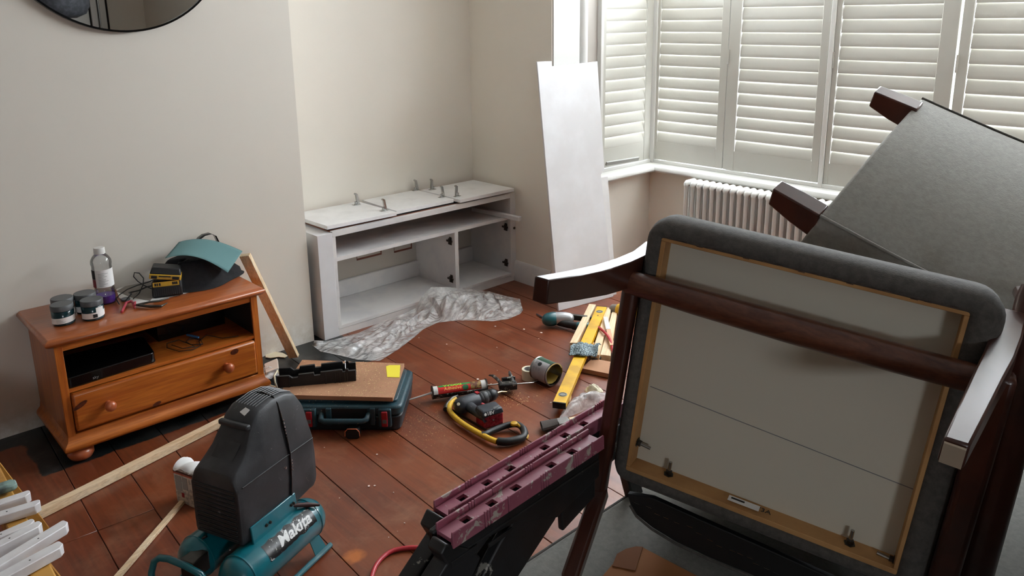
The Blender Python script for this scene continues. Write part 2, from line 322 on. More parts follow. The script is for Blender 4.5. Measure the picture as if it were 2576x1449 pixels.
# sill (two runs mitred in the corner) with a rounded nose
ZS = .655
def sill(name, pin, pout, lo, hi, ax):
    nose = [(0.0, 0.0), (-.012, -.004), (-.02, -.016), (-.02, -.026), (-.012, -.036), (0, -.038)]
    prof = [(.30, -.038), (.30, 0)]+nose
    lo_v = []; hi_v = []
    for (o_, z) in prof:
        if ax == 'y': lo_v.append((pin+o_, lo, ZS+z)); hi_v.append((pin+o_, hi-(-o_ if True else 0)+0, ZS+z))
        else: lo_v.append((lo, pin+o_, ZS+z)); hi_v.append((hi+o_, pin+o_, ZS+z))
    return tag(B().hexa(lo_v, hi_v).build(name, m_white), kind=ST)
sill('trim_4', 4.09, 0, .14, 3.03, 'y'); sill('trim_5', 3.03, 0, 3.50, 4.09, 'x')
# windows behind the shutters
for i, (y0, y1) in enumerate(((2.59, 3.09), (1.96, 2.57), (1.34, 1.94), (.74, 1.32), (.16, .72))):
    b = B(); X = 4.31
    for (a, c, z0, z1) in ((y0, y1, .62, .68), (y0, y1, 2.40, 2.46), (y0, y0+.05, .68, 2.4), (y1-.05, y1, .68, 2.4), (y0+.05, y1-.05, 1.80, 1.85)): b.box(X, X+.05, a, c, z0, z1)
    o = tag(b.build('window_%d' % (i+1), m_white), kind=ST)
    B().box(X+.02, X+.026, y0+.05, y1-.05, .68, 1.80).build('pane', m_glass, o); B().box(X+.02, X+.026, y0+.05, y1-.05, 1.85, 2.4).build('pane', m_glass, o)
b = B()
for (a, c, z0, z1) in ((3.65, 4.28, .62, .68), (3.65, 4.28, 2.40, 2.46), (3.65, 3.70, .68, 2.4), (4.23, 4.28, .68, 2.4), (3.70, 4.23, 1.80, 1.85)): b.box(a, c, 3.26, 3.31, z0, z1)
o = tag(b.build('window_6', m_white), kind=ST)
B().box(3.7, 4.23, 3.28, 3.286, .68, 1.80).build('pane', m_glass, o); B().box(3.7, 4.23, 3.28, 3.286, 1.85, 2.4).build('pane', m_glass, o)
for i, y in enumerate((3.10, 1.957)):
    tag(B().box(4.175, 4.235, y-.012 if i else y-.0, y+.012 if i else y+.05, ZS, 1.90).build('trim_%d' % (6+i), m_white, bevel=.003), kind=ST)
tag(B().box(4.18, 4.25, .14, 3.10, ZS, ZS+.021).build('trim_8', m_white, bevel=.003), kind=ST)
tag(B().box(3.645, 4.175, 3.12, 3.17, ZS, ZS+.021).box(3.645, 3.670, 3.11, 3.16, ZS+.021, 1.90).build('trim_9', m_white, bevel=.003), kind=ST)
# plantation shutters
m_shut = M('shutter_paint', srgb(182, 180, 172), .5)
lou = None
def shutter(label, T, w_, s0, s1, zt=1.90):
    """local x: along the panel, local y: towards the room; s0, s1 stile widths"""
    global lou
    t = thing('plantation_shutter', label, 'shutter', group='window shutters', mat=T)
    L = lambda: B(T); z0 = ZS+.024
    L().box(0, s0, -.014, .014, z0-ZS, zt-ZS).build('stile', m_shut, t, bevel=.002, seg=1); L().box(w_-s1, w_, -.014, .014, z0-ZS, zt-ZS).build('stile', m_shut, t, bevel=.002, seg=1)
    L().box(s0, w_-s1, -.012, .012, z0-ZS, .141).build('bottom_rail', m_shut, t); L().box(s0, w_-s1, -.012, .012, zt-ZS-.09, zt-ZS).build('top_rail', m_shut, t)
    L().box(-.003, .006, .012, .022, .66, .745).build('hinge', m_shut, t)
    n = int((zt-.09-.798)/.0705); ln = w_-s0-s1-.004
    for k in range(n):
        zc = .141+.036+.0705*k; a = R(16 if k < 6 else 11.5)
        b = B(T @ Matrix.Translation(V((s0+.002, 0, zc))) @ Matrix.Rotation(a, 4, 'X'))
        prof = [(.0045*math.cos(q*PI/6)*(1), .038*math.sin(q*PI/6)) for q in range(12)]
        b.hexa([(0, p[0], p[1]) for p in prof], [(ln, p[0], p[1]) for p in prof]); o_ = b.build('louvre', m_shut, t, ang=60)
    return t
def TY(yl):   # front window: local x runs towards -y, local y towards -x (room)
    return Matrix(((0, -1, 0, 4.20), (-1, 0, 0, yl), (0, 0, 1, ZS), (0, 0, 0, 1)))
# handed correctly: x->-y, y->-x, z->z is a rotation combined with a flip, the builder recalculates normals
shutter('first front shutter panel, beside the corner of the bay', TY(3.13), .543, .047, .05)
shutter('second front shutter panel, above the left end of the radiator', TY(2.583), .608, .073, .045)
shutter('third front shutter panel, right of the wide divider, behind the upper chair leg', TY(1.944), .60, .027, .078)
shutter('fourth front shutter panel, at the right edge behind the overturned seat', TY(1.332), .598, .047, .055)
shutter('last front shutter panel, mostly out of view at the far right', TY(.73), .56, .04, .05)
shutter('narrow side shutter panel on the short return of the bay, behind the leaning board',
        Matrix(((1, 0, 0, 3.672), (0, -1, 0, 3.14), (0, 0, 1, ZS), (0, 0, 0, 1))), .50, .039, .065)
# ------------------------------------------------------------------ radiator
t = thing('column_radiator', 'white column radiator below the bay window sill', 'radiator', (4.02, 2.3, .1))
sec = None
for k in range(20):
    y = 2.695-.0455*k
    if sec is None:
        b = B()
        for x, r_ in ((3.975, .0128), (4.02, .0115), (4.065, .0115)): b.tube([(x, y, .15), (x, y, .60)], r_, 12)
        for z in (.14, .595):
            b.tube([(3.970, y, z-.01), (3.972, y, z+.003), (3.985, y, z+.01), (4.055, y, z+.01), (4.068, y, z+.003), (4.07, y, z-.01)], [.012, .017, .0195, .0195, .017, .012], 10)
        sec = b.build('section', m_white, t, ang=60)
    else:
        c = sec.copy(); COL.objects.link(c); c.parent = t; c.location.y = -.0455*k
B().tube([(4.02, 2.72, .15), (4.02, 1.80, .15)], .014, 8).tube([(4.02, 2.72, .59), (4.02, 1.80, .59)], .012, 8).build('header', m_white, t)
B().tube([(4.02, 2.735, .15), (4.02, 2.77, .15), (4.02, 2.78, .13), (4.02, 2.78, 0)], .008, 8).build('pipe', m_steel, t)
B().tube([(4.02, 2.70, 0), (4.02, 2.70, .14)], .01, 8).tube([(4.02, 1.83, 0), (4.02, 1.83, .14)], .01, 8).build('foot', m_white, t)

# ------------------------------------------------------------------ leaning board(s)
pb0 = at(1405, 783, z=0); pb1 = at(1548, 745, z=0); pt0 = at(1351, 155, y=3.04); pt1 = at(1503, 150, y=3.04)
nb = (pb1-pb0).cross(pt0-pb0).normalized()
if nb.y < 0: nb = -nb
def mix(a, b_, s): return a+(b_-a)*s
e_notch0 = mix(pt0, pt1, .23); dn = (pb0-pt0).normalized()
rj0 = mix(pt1, pb1, .46); inn = (pt0-pt1).normalized()
poly = [pb0, pb0+(pb1-pb0)*.97, rj0+inn*.045+(pb1-pt1)*.02, rj0+inn*.01, pt1+dn*.01, e_notch0+dn*.028, e_notch0, pt0]
b = B(); b.hexa(poly, [p+nb*.012 for p in poly])
t = tag(b.build('painted_board', m_prime, bevel=.002, seg=1), 'tall white painted board leaning on the wall beside the bay window', 'board')
q = [pb1+V((-.12, .035, 0)), pb1+V((.03, .015, 0)), mix(pb1, pt1, .50)+V((.06, .04, 0)), mix(pb1, pt1, .50)+V((-.1, .06, 0))]
tag(B().hexa(q, [p+nb*.01 for p in q]).build('board_offcut', m_primer2, bevel=.001, seg=1), 'shorter white offcut leaning behind the tall painted board', 'board')

# ------------------------------------------------------------------ built-in cabinet
YF, YB = 3.40, 3.795
t = thing('media_cabinet', 'white primed low cabinet with open shelves built into the alcove', 'cabinet', (2.53, 3.6, 0))
Bx = lambda *a: B().box(*a)
Bx(1.850, 1.935, YF, YF+.30, 0, .556).build('filler_strip', m_prime, t, bevel=.001, seg=1)
Bx(1.935, 1.953, YF+.002, YB, .045, .545).build('side_panel', m_primer2, t); Bx(3.160, 3.203, YF, YF+.022, .03, .562).build('end_post', m_primer2, t); Bx(3.163, 3.18, YF+.022, YB, .045, .545).build('side_panel', m_primer2, t)
Bx(1.935, 3.203, YF+.022, YB, .545, .563).build('top_panel', M('bare_mdf_top', srgb(150, 96, 76), .8), t); Bx(1.935, 3.160, YF, YF+.022, .534, .563).build('top_rail', m_primer2, t, bevel=.001, seg=1)
Bx(1.953, 3.163, YF+.004, YB-.01, .402, .422).build('shelf', m_primer2, t)
Bx(2.722, 2.748, YF+.002, YB-.01, .055, .402).build('divider', m_primer2, t)
Bx(1.935, 3.163, YF, YB-.01, .038, .055).build('bottom_panel', m_primer2, t, bevel=.001, seg=1)
Bx(1.935, 3.203, YF+.004, YF+.022, 0, .038).build('plinth', m_primer2, t)
m_backp = M('cabinet_back', srgb(196, 190, 180), .8)
Bx(1.953, 3.163, YB-.01, YB+.004, .055, .545).build('back_panel', m_backp, t)
Bx(1.953, 3.163, YB-.03, YB-.01, .055, .155).build('old_skirting', m_primer2, t, bevel=.004)
for (x0, x1, z0, z1) in ((2.30, 2.47, .245, .33), (2.56, 2.69, .235, .36)):
    Bx(x0, x1, YB-.0145, YB-.0105, z0, z1).build('cutout_frame', M('raw_mdf_cut', srgb(124, 76, 60), .8) if x0 < 2.4 else D.materials['raw_mdf_cut'], t)
    Bx(x0, x1-.01, YB-.016, YB-.0148, z0+.012, z1+.01).build('cutout_panel', m_backp, t)
Bx(2.575, 2.67, YB-.028, YB-.016, .30, .37).build('wall_socket', m_white, t, bevel=.003); Bx(2.86, 2.89, YB-.03, YB-.014, .2, .26).build('wall_socket', m_white, t, bevel=.003)
for (x, s) in ((2.722, -1), (3.160, -1)):
    for z in (.115, .345):
        b = B(); b.box(x+s*.004, x, YF+.028, YF+.052, z-.024, z+.024); b.box(x+s*.016, x+s*.004, YF+.034, YF+.046, z-.018, z+.018); b.box(x+s*.011, x+s*.002, YF+.02, YF+.07, z-.006, z+.006)
        b.build('hinge_plate', m_brownm, t, bevel=.002, seg=1)
for x, z in ((2.30, .527), (3.19, .34)):
    B().lathe([(0, 0), (.008, 0), (.008, .004), (0, .006)], 12, (x, YF-.0 if x > 3 else YF+.03, z), (0, -1, 0)).build('knot_hole' if x > 3 else 'screw_head', m_brownm, t)
# three doors lying on top, each with two cup hinges
def door(label, c, col_edge=None):
    """c: front-left, front-right, back-right, back-left on the plane z=.595"""
    t = thing('cabinet_door', label, 'cabinet door', (c[0]+c[2])/2-V((0, 0, .022)), 'cabinet doors')
    b = B(); b.hexa([V((p.x, p.y, .5745)) for p in c], [V((p.x, p.y, .594)) for p in c]); b.build('door_panel', M_DOOR, t, bevel=.0012, seg=1); return t
M_DOOR = M('door_white_primer', srgb(244, 244, 244), .5, col2=srgb(234, 234, 234), vs=7)
d1 = [V((1.915, 3.412, 0)), V((2.332, 3.404, 0)), V((2.325, 3.77, 0)), V((1.905, 3.775, 0))]
d2 = [V((2.345, 3.425, 0)), V((2.742, 3.425, 0)), V((2.742, 3.785, 0)), V((2.36, 3.785, 0))]
d3 = [V((2.757, 3.385, 0)), V((3.180, 3.385, 0)), V((3.175, 3.76, 0)), V((2.757, 3.76, 0))]
D1 = door('left white door lying flat on the cabinet top, nearest the chimney breast', d1); D2 = door('middle white door lying flat on the cabinet top', d2); D3 = door('right white door lying flat on the cabinet top, in the corner', d3)
for c in (d1, d2, d3):
    pass
for (x0, x1, y0, y1) in ((1.93, 3.15, 3.44, 3.47), (1.93, 3.15, 3.70, 3.73)):
    tag(Bx(x0, x1, y0, y1, .563, .5745).build('spacer_batten', m_black, None), 'thin dark batten under the doors at the %s of the cabinet top' % ('front' if y0 < 3.6 else 'back'), 'batten')
def cup_hinge(x, y, parent, s, h=.062):
    z = .594; b = B()
    b.box(x-.024, x+.024, y-.009, y+.009, z, z+.002); b.lathe([(0, 0), (.015, 0), (.015, .004), (.012, .006), (0, .006)], 16, (x, y, z))
    b.hexa([(x-.005+s*.008, y-.007, z+.004), (x+.009+s*.008, y-.007, z+.004), (x+.009+s*.008, y+.007, z+.004), (x-.005+s*.008, y+.007, z+.004)],
           [(x-.007+s*.002, y-.0065, z+h), (x+.005+s*.002, y-.0065, z+h), (x+.005+s*.002, y+.0065, z+h), (x-.007+s*.002, y+.0065, z+h)])
    b.box(x-.01, x+.012, y-.005, y+.005, z+.006, z+.02)
    b.tube([(x-.006+s*.002, y-.007, z+h), (x-.006+s*.002, y+.007, z+h)], .006, 8)
    b.build('cup_hinge', m_steel, parent, bevel=.001, seg=1)
for px, par, s in (((897, 515), D1, 1), ((966, 530), D1, 1), ((1046, 479), D2, 1), ((1112, 496), D2, 1), ((1088, 477), D3, -1), ((1150, 494), D3, -1)):
    p = at(*px, z=.594); cup_hinge(p.x, p.y, par, s)
# batten resting on the shelf and sticking out of the cabinet
p1 = at(1317, 556, y=3.25); p1 = V((p1.x, p1.y, .437)); p1 = at(1309, 551, z=.437); p0 = at(1190, 525, z=.437)
b = B(); b.bar(p0, p1, .028, .026)
tag(b.build('trim_batten', m_primer2, bevel=.002, seg=1), 'white batten lying on the cabinet shelf and poking out past the front', 'batten')

# ------------------------------------------------------------------ orange pine TV unit
t = thing('tv_unit', 'varnished orange pine TV unit with one drawer and bun feet', 'TV unit', (.96, 3.23, 0))
X0, X1, Y0, Y1 = .578, 1.348, 3.035, 3.43
def moulded(name, x0, x1, y0, y1, z0, z1, mat, prof):
    """slab with a moulded front and side edges; prof: list of (overhang, z fraction)"""
    b = B(); vs = []; fs = []
    for o_, f in prof:
        z = z0+(z1-z0)*f; vs += [(x0-o_, y0-o_, z), (x1+o_, y0-o_, z), (x1+o_, y1, z), (x0-o_, y1, z)]
    for i in range(len(prof)-1):
        for k in range(4): fs.append((i*4+k, i*4+(k+1) % 4, i*4+4+(k+1) % 4, i*4+4+k))
    fs += [(0, 1, 2, 3), tuple(range(len(prof)*4-4, len(prof)*4))]
    b.add(vs, fs); return b.build(name, mat, t, ang=50, bevel=.0015, seg=1)
moulded('top', X0-.014, X1+.014, Y0-.01, 3.437, .472, .505, m_py, [(0, 0), (.006, .12), (.014, .3), (.017, .5), (.015, .72), (.008, .86), (.0065, .9), (.002, 1)])
Bx(X0, X0+.022, Y0, Y1, .1, .472).build('side_panel', m_pz, t, bevel=.002, seg=1); Bx(X1-.022, X1, Y0, Y1, .1, .472).build('side_panel', m_pz, t, bevel=.002, seg=1)
Bx(X0+.022, X1-.022, Y0+.002, Y0+.02, .447, .472).build('top_rail', m_px, t)
for x in (X0, X1-.028): Bx(x, x+.028, Y0-.003, Y0+.004, .1, .472).build('corner_post', m_pz, t, bevel=.0015, seg=1)
Bx(X0+.022, X1-.022, Y0, Y1-.01, .283, .296).build('shelf', m_px, t)
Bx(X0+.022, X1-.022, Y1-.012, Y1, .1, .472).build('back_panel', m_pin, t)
Bx(X0+.022, X0+.024, Y0+.02, Y1-.012, .297, .447).build('shade_lining', m_pin, t); Bx(X1-.024, X1-.022, Y0+.02, Y1-.012, .297, .447).build('shade_lining', m_pin, t)  # dark sheets that put the bay's shade over the side panels
moulded('plinth', X0, X1, Y0-.002, Y1, .055, .118, m_px, [(.012, 0), (.019, .1), (.02, .25), (.017, .4), (.008, .55), (.004, .62), (.0, 1)])
dw = Bx(X0+.03, X1-.03, Y0-.016, Y0+.3, .128, .278).build('drawer', m_px, t, bevel=.009, seg=2)
m_knot = M('knot_wood', srgb(92, 38, 18), .4, col2=srgb(58, 22, 12), vs=80)
for (u, v_, rx_, rz_, rr_) in ((202, 1020, .028, .009, 25), (395, 1016, .017, .008, 15), (590, 885, .018, .012, 5)):
    p = at(u, v_, y=Y0-.0168); ca_, sa_ = math.cos(R(rr_)), math.sin(R(rr_)); pl_ = [V((p.x+rx_*math.cos(q*PI/8)*ca_-rz_*math.sin(q*PI/8)*sa_, Y0-.0164, p.z+rx_*math.cos(q*PI/8)*sa_+rz_*math.sin(q*PI/8)*ca_)) for q in range(16)]
    B().hexa(pl_, [q-V((0, .0004, 0)) for q in pl_]).build('knot', m_knot, dw)
for px in ((278, 1020), (576, 924)):
    p = at(*px, y=Y0-.045); B().lathe([(.0, 0), (.012, 0), (.010, .012), (.013, .02), (.0195, .028), (.0205, .036), (.016, .044), (.008, .048), (0, .0485)], 24, (p.x, Y0-.016, p.z-.002), (0, -1, 0), caps=False).build('knob', m_knob, dw, ang=70)
for (x, y) in ((X0+.04, Y0+.03), (X1-.04, Y0+.03), (X0+.04, Y1-.05), (X1-.04, Y1-.05)):
    B().lathe([(.0, 0), (.022, 0), (.038, .008), (.046, .022), (.046, .034), (.036, .047), (.026, .051), (.026, .055), (0, .055)], 28, (x, y, 0)).build('bun_foot', m_knob, t, ang=60)

# ------------------------------------------------------------------ things in the TV unit
t = thing('set_top_box', 'flat black set-top box in the open bay of the pine unit', 'set-top box', (.76, 3.17, .296))
b = B(); pp = []
for (cx, cy, a0) in ((.62, 3.06, 180), (.905, 3.075, 270), (.925, 3.24, 0), (.62, 3.26, 90)):
    for q in range(5): a = R(a0+q*22.5); pp.append((cx+.02*math.cos(a), cy+.02*math.sin(a)))
b.hexa([(x, y, .298) for x, y in pp], [(x, y, .338) for x, y in pp]); b.build('casing', m_blackg, t, bevel=.003)
b = B(); b.hexa([(x, y, .2965) for x, y in pp], [(x*1+(x-.77)*.012, y-.002, .3005) for x, y in pp]); b.build('silver_rim', m_dsteel, t)
text('sky', .016, FR((.70, 3.0395, .312), (1, 0, 0), (0, -1, 0)), m_greyink, t)
t = thing('second_media_box', 'glossy black box at the back of the pine unit bay, right of the set-top box', 'media box', (1.13, 3.33, .296))
Bx(1.0, 1.29, 3.25, 3.40, .2965, .42).build('casing', m_blackg, t, bevel=.004); Bx(1.10, 1.112, 3.2485, 3.25, .395, .405).build('badge', m_steel, t)
t = thing('cable_bundle', 'thin black cable coiled loosely on the shelf of the pine unit', 'cable', at(480, 870, z=.298))
pts = [at(u, v_, z=.3) for u, v_ in ((600, 845), (560, 852), (520, 845), (500, 858), (505, 870), (485, 882), (450, 884), (420, 876), (420, 866), (450, 855), (480, 868), (510, 868), (505, 855), (480, 852), (468, 862), (490, 872), (460, 878), (432, 870))]
B().tube([p+V((0, 0, .002*(i % 3))) for i, p in enumerate(pts)], .0018, 6).build('wire', m_black, t, ang=80)
B().bar(at(470, 842, z=.306), at(500, 849, z=.303), .008, .007).build('blue_connector', M('blue_plastic', srgb(60, 110, 160), .4), t, bevel=.001)

# ------------------------------------------------------------------ things on the TV unit
ZT = .5055
m_jar = M('dark_green_glass', srgb(20, 48, 54), .15, col2=srgb(60, 84, 92), vs=22, lo=.5, hi=.6); m_lid = M('grey_lid', srgb(84, 86, 88), .45)
def jar(x, y, label, rot=0, tagw=PI*.95, extra=False):
    r = .0385; t = thing('glass_jar', label, 'jar', (x, y, ZT), 'dark jars on the pine unit')
    B().lathe([(0, 0), (r-.004, 0), (r-.001, .003), (r, .008), (r, .052), (r-.004, .056), (0, .056)], 36, (x, y, ZT)).build('jar_body', m_jar, t, ang=50)
    B().lathe([(0, 0), (r+.0008, 0), (r+.001, .018), (r-.001, .0205), (0, .0205)], 36, (x, y, ZT+.056)).build('jar_lid', m_lid, t, ang=50)
    b = B(); b.grid(lambda u, v_: (x+(r+.0006)*math.cos(rot+(u-.5)*tagw), y+(r+.0006)*math.sin(rot+(u-.5)*tagw), ZT+.010+.022*v_+.006*(u-.5)), 16, 1); b.build('jar_label', m_paper, t, recalc=False)
    if extra:
        b = B(); b.grid(lambda u, v_: (x+(r+.0012)*math.cos(rot+.55+(u-.5)*.8), y+(r+.0012)*math.sin(rot+.55+(u-.5)*.8), ZT+.024+.026*v_), 6, 1); b.build('price_label', m_paper, t)
        b = B()
        for k in range(9):
            a = rot-.15+k*.045; b.bar((x+(r+.001)*math.cos(a), y+(r+.001)*math.sin(a), ZT+.013), (x+(r+.001)*math.cos(a), y+(r+.001)*math.sin(a), ZT+.026), .0012+.0006*(k % 3), .0008, (math.cos(a), math.sin(a), 0))
        b.build('barcode', m_ink, t)
    else:
        b = B()
        for k in range(3): b.tube([(x+(r+.001)*math.cos(rot-.6+q*.1), y+(r+.001)*math.sin(rot-.6+q*.1), ZT+.016+.005*k+.006*(q*.1-.6)/tagw) for q in range(9-2*k)], .0004, 4)
        b.build('label_print', m_greyink, t)
face = R(-105)
def base(u, v_, z=ZT): return at(u, v_, z=z)
for (u, v_, lb, e) in ((156, 795, 'front left dark green jar with a grey lid and white label', False), (233, 779, 'front right dark green jar with a barcode label', True),
                       (157, 775, 'dark green jar half hidden behind the front left jar', False), (212, 765, 'dark green jar at the back beside the clear bottle', False)):
    p = at(u, v_, z=ZT+.0)
    if 'half hidden' in lb: p = at(155, 748, z=ZT+.0765)+V((0, 0, 0))
    elif 'beside the clear' in lb: p = at(212, 736, z=ZT+.0765)
    elif e: p = at(229, 752, z=ZT+.0765)
    else: p = at(154, 764, z=ZT+.0765)
    jar(p.x, p.y, lb, face+(.15 if e else 0), extra=e)
# clear bottle
p = at(258, 641, z=ZT+.215); bx, by = at(268, 760, z=ZT).x, at(268, 760, z=ZT).y
t = thing('spirit_bottle', 'clear plastic bottle with a white cap and purple liquid in the bottom', 'bottle', (bx, by, ZT))
prof = [(0, 0), (.034, 0), (.037, .006), (.037, .045), (.0345, .05), (.037, .055), (.037, .06), (.0345, .065), (.037, .07), (.037, .145), (.0365, .155), (.039, .165), (.0375, .178), (.030, .192), (.021, .202), (.0185, .206), (.0185, .215)]
B().lathe(prof, 32, (bx, by, ZT), caps=False).build('bottle_body', m_pet, t, ang=60)
B().lathe([(0, .004), (.0335, .004), (.0352, .008), (.0352, .034), (0, .034)], 32, (bx, by, ZT)).build('liquid', m_purple, t)
B().lathe([(0, 0), (.0205, 0), (.0205, .022), (.019, .0245), (0, .0245)], 28, (bx, by, ZT+.205)).build('cap', m_white, t)
b = B(); b.grid(lambda u, v_: (bx+.0374*math.cos(face+.25+(u-.5)*2.9), by+.0374*math.sin(face+.25+(u-.5)*2.9), ZT+.072+.072*v_), 20, 1); b.build('bottle_label', m_paper, t)
b = B(); b.grid(lambda u, v_: (bx+.0378*math.cos(face-1.15+(u-.5)*.75), by+.0378*math.sin(face-1.15+(u-.5)*.75), ZT+.0715+.034*v_), 8, 1); b.build('red_band', M('dark_red', srgb(120, 20, 36), .5), t)
b = B(); b.grid(lambda u, v_: (bx+.0378*math.cos(face-1.15+(u-.5)*.75), by+.0378*math.sin(face-1.15+(u-.5)*.75), ZT+.106+.038*v_), 8, 1); b.build('black_band', m_ink, t)
b = B()
for k in range(9):
    z = ZT+.080+.0062*k; b.tube([(bx+.0379*math.cos(face-.45+q*.12), by+.0379*math.sin(face-.45+q*.12), z) for q in range(5+(k*3) % 5)], .0006, 4)
b.build('label_print', m_greyink, t)
# paper sheets under the charger
q = [at(292, 728, z=ZT), at(372, 700, z=ZT), at(515, 725, z=ZT), at(350, 768, z=ZT), at(300, 750, z=ZT)]
t = thing('paper_sheet', 'crumpled pale grey paper lying flat under the battery charger', 'paper', at(400, 735, z=ZT))
B().hexa(q, [p+V((0, 0, .0008)) for p in q]).build('sheet', m_paper, t)
q = [at(293, 733, z=ZT+.001), at(345, 705, z=ZT+.001), at(410, 712, z=ZT+.001), at(378, 757, z=ZT+.001), at(330, 748, z=ZT+.001)]
B().hexa(q, [p+V((0, 0, .0015)) for p in q]).build('abrasive_side', M('abrasive_grey', srgb(140, 134, 128), .95), t)
# charger and battery
zc = ZT+.003; f0 = at(384, 751, z=zc); f1 = at(462, 742, z=zc); T = FR(f0, V((f1.x-f0.x, f1.y-f0.y, 0)))
t = thing('battery_charger', 'black battery charger with a yellow label, a battery docked on it', 'charger', mat=T.copy())
Lc = (f1-f0).length
def rr(b, x0, x1, y0, y1, z0, z1, tx=0, ty=0): return b.hexa([(x0, y0, z0), (x1, y0, z0), (x1, y1, z0), (x0, y1, z0)], [(x0+tx, y0+ty, z1), (x1-tx, y0+ty, z1), (x1-tx, y1-ty, z1), (x0+tx, y1-ty, z1)])
b = B(T); rr(b, -.002, Lc, 0, .115, 0, .066, .003, .006); b.build('charger_body', m_black, t, bevel=.008)
b = B(T); rr(b, .012, Lc-.008, .012, .11, .066, .078, .003, .006); b.build('dock', m_black, t, bevel=.003)
b = B(T)
for k in range(13): rr(b, .006+k*(Lc-.014)/13, .0085+k*(Lc-.014)/13, -.0015, .002, .008, .036)
b.build('vent_rib', m_blackd, t)
ft = T @ Matrix.Translation(V((0, .0048, .054))) @ Matrix.Rotation(R(84), 4, 'X')
b = B(ft); b.box(.006, Lc-.012, -.009, .010, 0, .001); b.build('yellow_label', m_yel, t)
b = B(ft)
for k, (x, w_) in enumerate(((.012, .007), (.0205, .005), (.029, .006), (Lc-.038, .006), (Lc-.031, .006), (Lc-.024, .006))): b.box(x, x+w_, -.005, .006, .001, .0014)
b.build('label_print', m_ink, t)
B(T).tube([(0, .08, .03), (-.03, .10, .02), (-.06, .11, .006), (-.09, .05, .02), (-.075, .0, .03), (-.10, -.01, .004)], .0028, 8).build('cord_stub', m_black, t)
T2 = T @ Matrix.Translation(V((-.006, .004, .082))) @ Matrix.Rotation(R(10), 4, 'Y') @ Matrix.Rotation(R(-2), 4, 'X')
t = thing('tool_battery', 'yellow and black cordless tool battery sitting on top of the charger', 'battery', mat=T2.copy())
b = B(T2); rr(b, 0, Lc+.004, 0, .10, 0, .022, .001, .002); b.build('yellow_shell', m_yel, t, bevel=.004)
b = B(T2); rr(b, .001, Lc+.003, .002, .10, .020, .046, .007, .012); b.build('black_top', m_black, t, bevel=.004)
b = B(T2)
for x0, x1 in ((.008, .03), (Lc-.03, Lc-.004)): b.box(x0, x1, -.0015, .001, .004, .015)
b.box(.036, Lc-.036, -.001, .001, .012, .016); b.build('black_inset', m_ink, t)
# charger cable with adaptor
t = thing('power_cable', 'thin black power cable looping up beside the clear bottle', 'cable', at(320, 745, z=ZT))
pz = [(300, 765, .006), (292, 752, .01), (300, 742, .02), (320, 728, .03), (345, 718, .035), (372, 710, .03), (395, 700, .02)]
B().tube([at(u, v_, z=ZT+h) for u, v_, h in pz], .0022, 8).build('wire', m_black, t, ang=80)
pz = [(335, 752, .006), (350, 738, .02), (360, 716, .045), (361, 700, .06), (350, 687, .07), (338, 686, .07), (336, 696, .06), (347, 708, .045), (362, 718, .035), (385, 728, .02), (398, 728, .012)]
B().tube([at(u, v_, z=ZT+h) for u, v_, h in pz], .0022, 8).build('wire', m_black, t, ang=80)
B().lathe([(0, 0), (.017, 0), (.018, .004), (.016, .008), (0, .008)], 24, at(316, 755, z=ZT+.001)).build('adaptor_disc', m_grey, t)
# pincers
t = thing('end_nippers', 'steel pliers with worn red handles at the front edge of the pine unit', 'pliers', at(350, 770, z=ZT))
a, c = at(345, 764, z=ZT+.012), at(420, 768, z=ZT+.008)
B().tube([at(343, 767, z=ZT+.008), at(380, 771, z=ZT+.01), at(405, 770, z=ZT+.008), at(421, 762, z=ZT+.006)], [.006, .008, .007, .002], 8, sq=.7).tube([at(343, 767, z=ZT+.012), at(375, 760, z=ZT+.014), at(400, 757, z=ZT+.012), at(424, 750, z=ZT+.01)], [.006, .006, .006, .003], 8, sq=.7).build('jaws', m_dsteel, t, ang=60)
B().tube([at(343, 767, z=ZT+.01), at(330, 758, z=ZT+.012), at(317, 762, z=ZT+.01), at(306, 785, z=ZT+.004)], [.004, .0055, .0055, .005], 8).tube([at(338, 768, z=ZT+.016), at(340, 760, z=ZT+.02), at(334, 766, z=ZT+.012), at(340, 775, z=ZT+.006)], [.004, .004, .004, .003], 8).build('handle', M('worn_red_grip', srgb(168, 54, 70), .4), t, ang=60)
# dark box edge, plug, tape
t = thing('mains_plug', 'black mains plug lying beside the charger on the paper', 'plug', at(490, 720, z=ZT))
T = FR(at(478, 722, z=ZT+.002), at(500, 712, z=ZT)-at(478, 722, z=ZT)); b = B(T); rr(b, -.006, .045, -.02, .02, 0, .03, .006, .006); b.build('plug_body', m_black, t, bevel=.006)
b = B(T); b.box(.045, .062, -.012, -.007, .014, .018); b.box(.045, .062, .007, .012, .014, .018); b.box(.045, .064, -.003, .003, .005, .009); b.build('pin', m_dsteel, t)
p = at(524, 715, z=ZT); t = thing('blue_tape_roll', 'small roll of blue masking tape by the black cloth', 'tape', p)
B().lathe([(.015, 0), (.0225, 0), (.0225, .02), (.015, .02), (.015, 0)], 28, (p.x+.005, p.y+.015, ZT), caps=False).build('roll', M('blue_tape', srgb(30, 92, 158), .5), t)
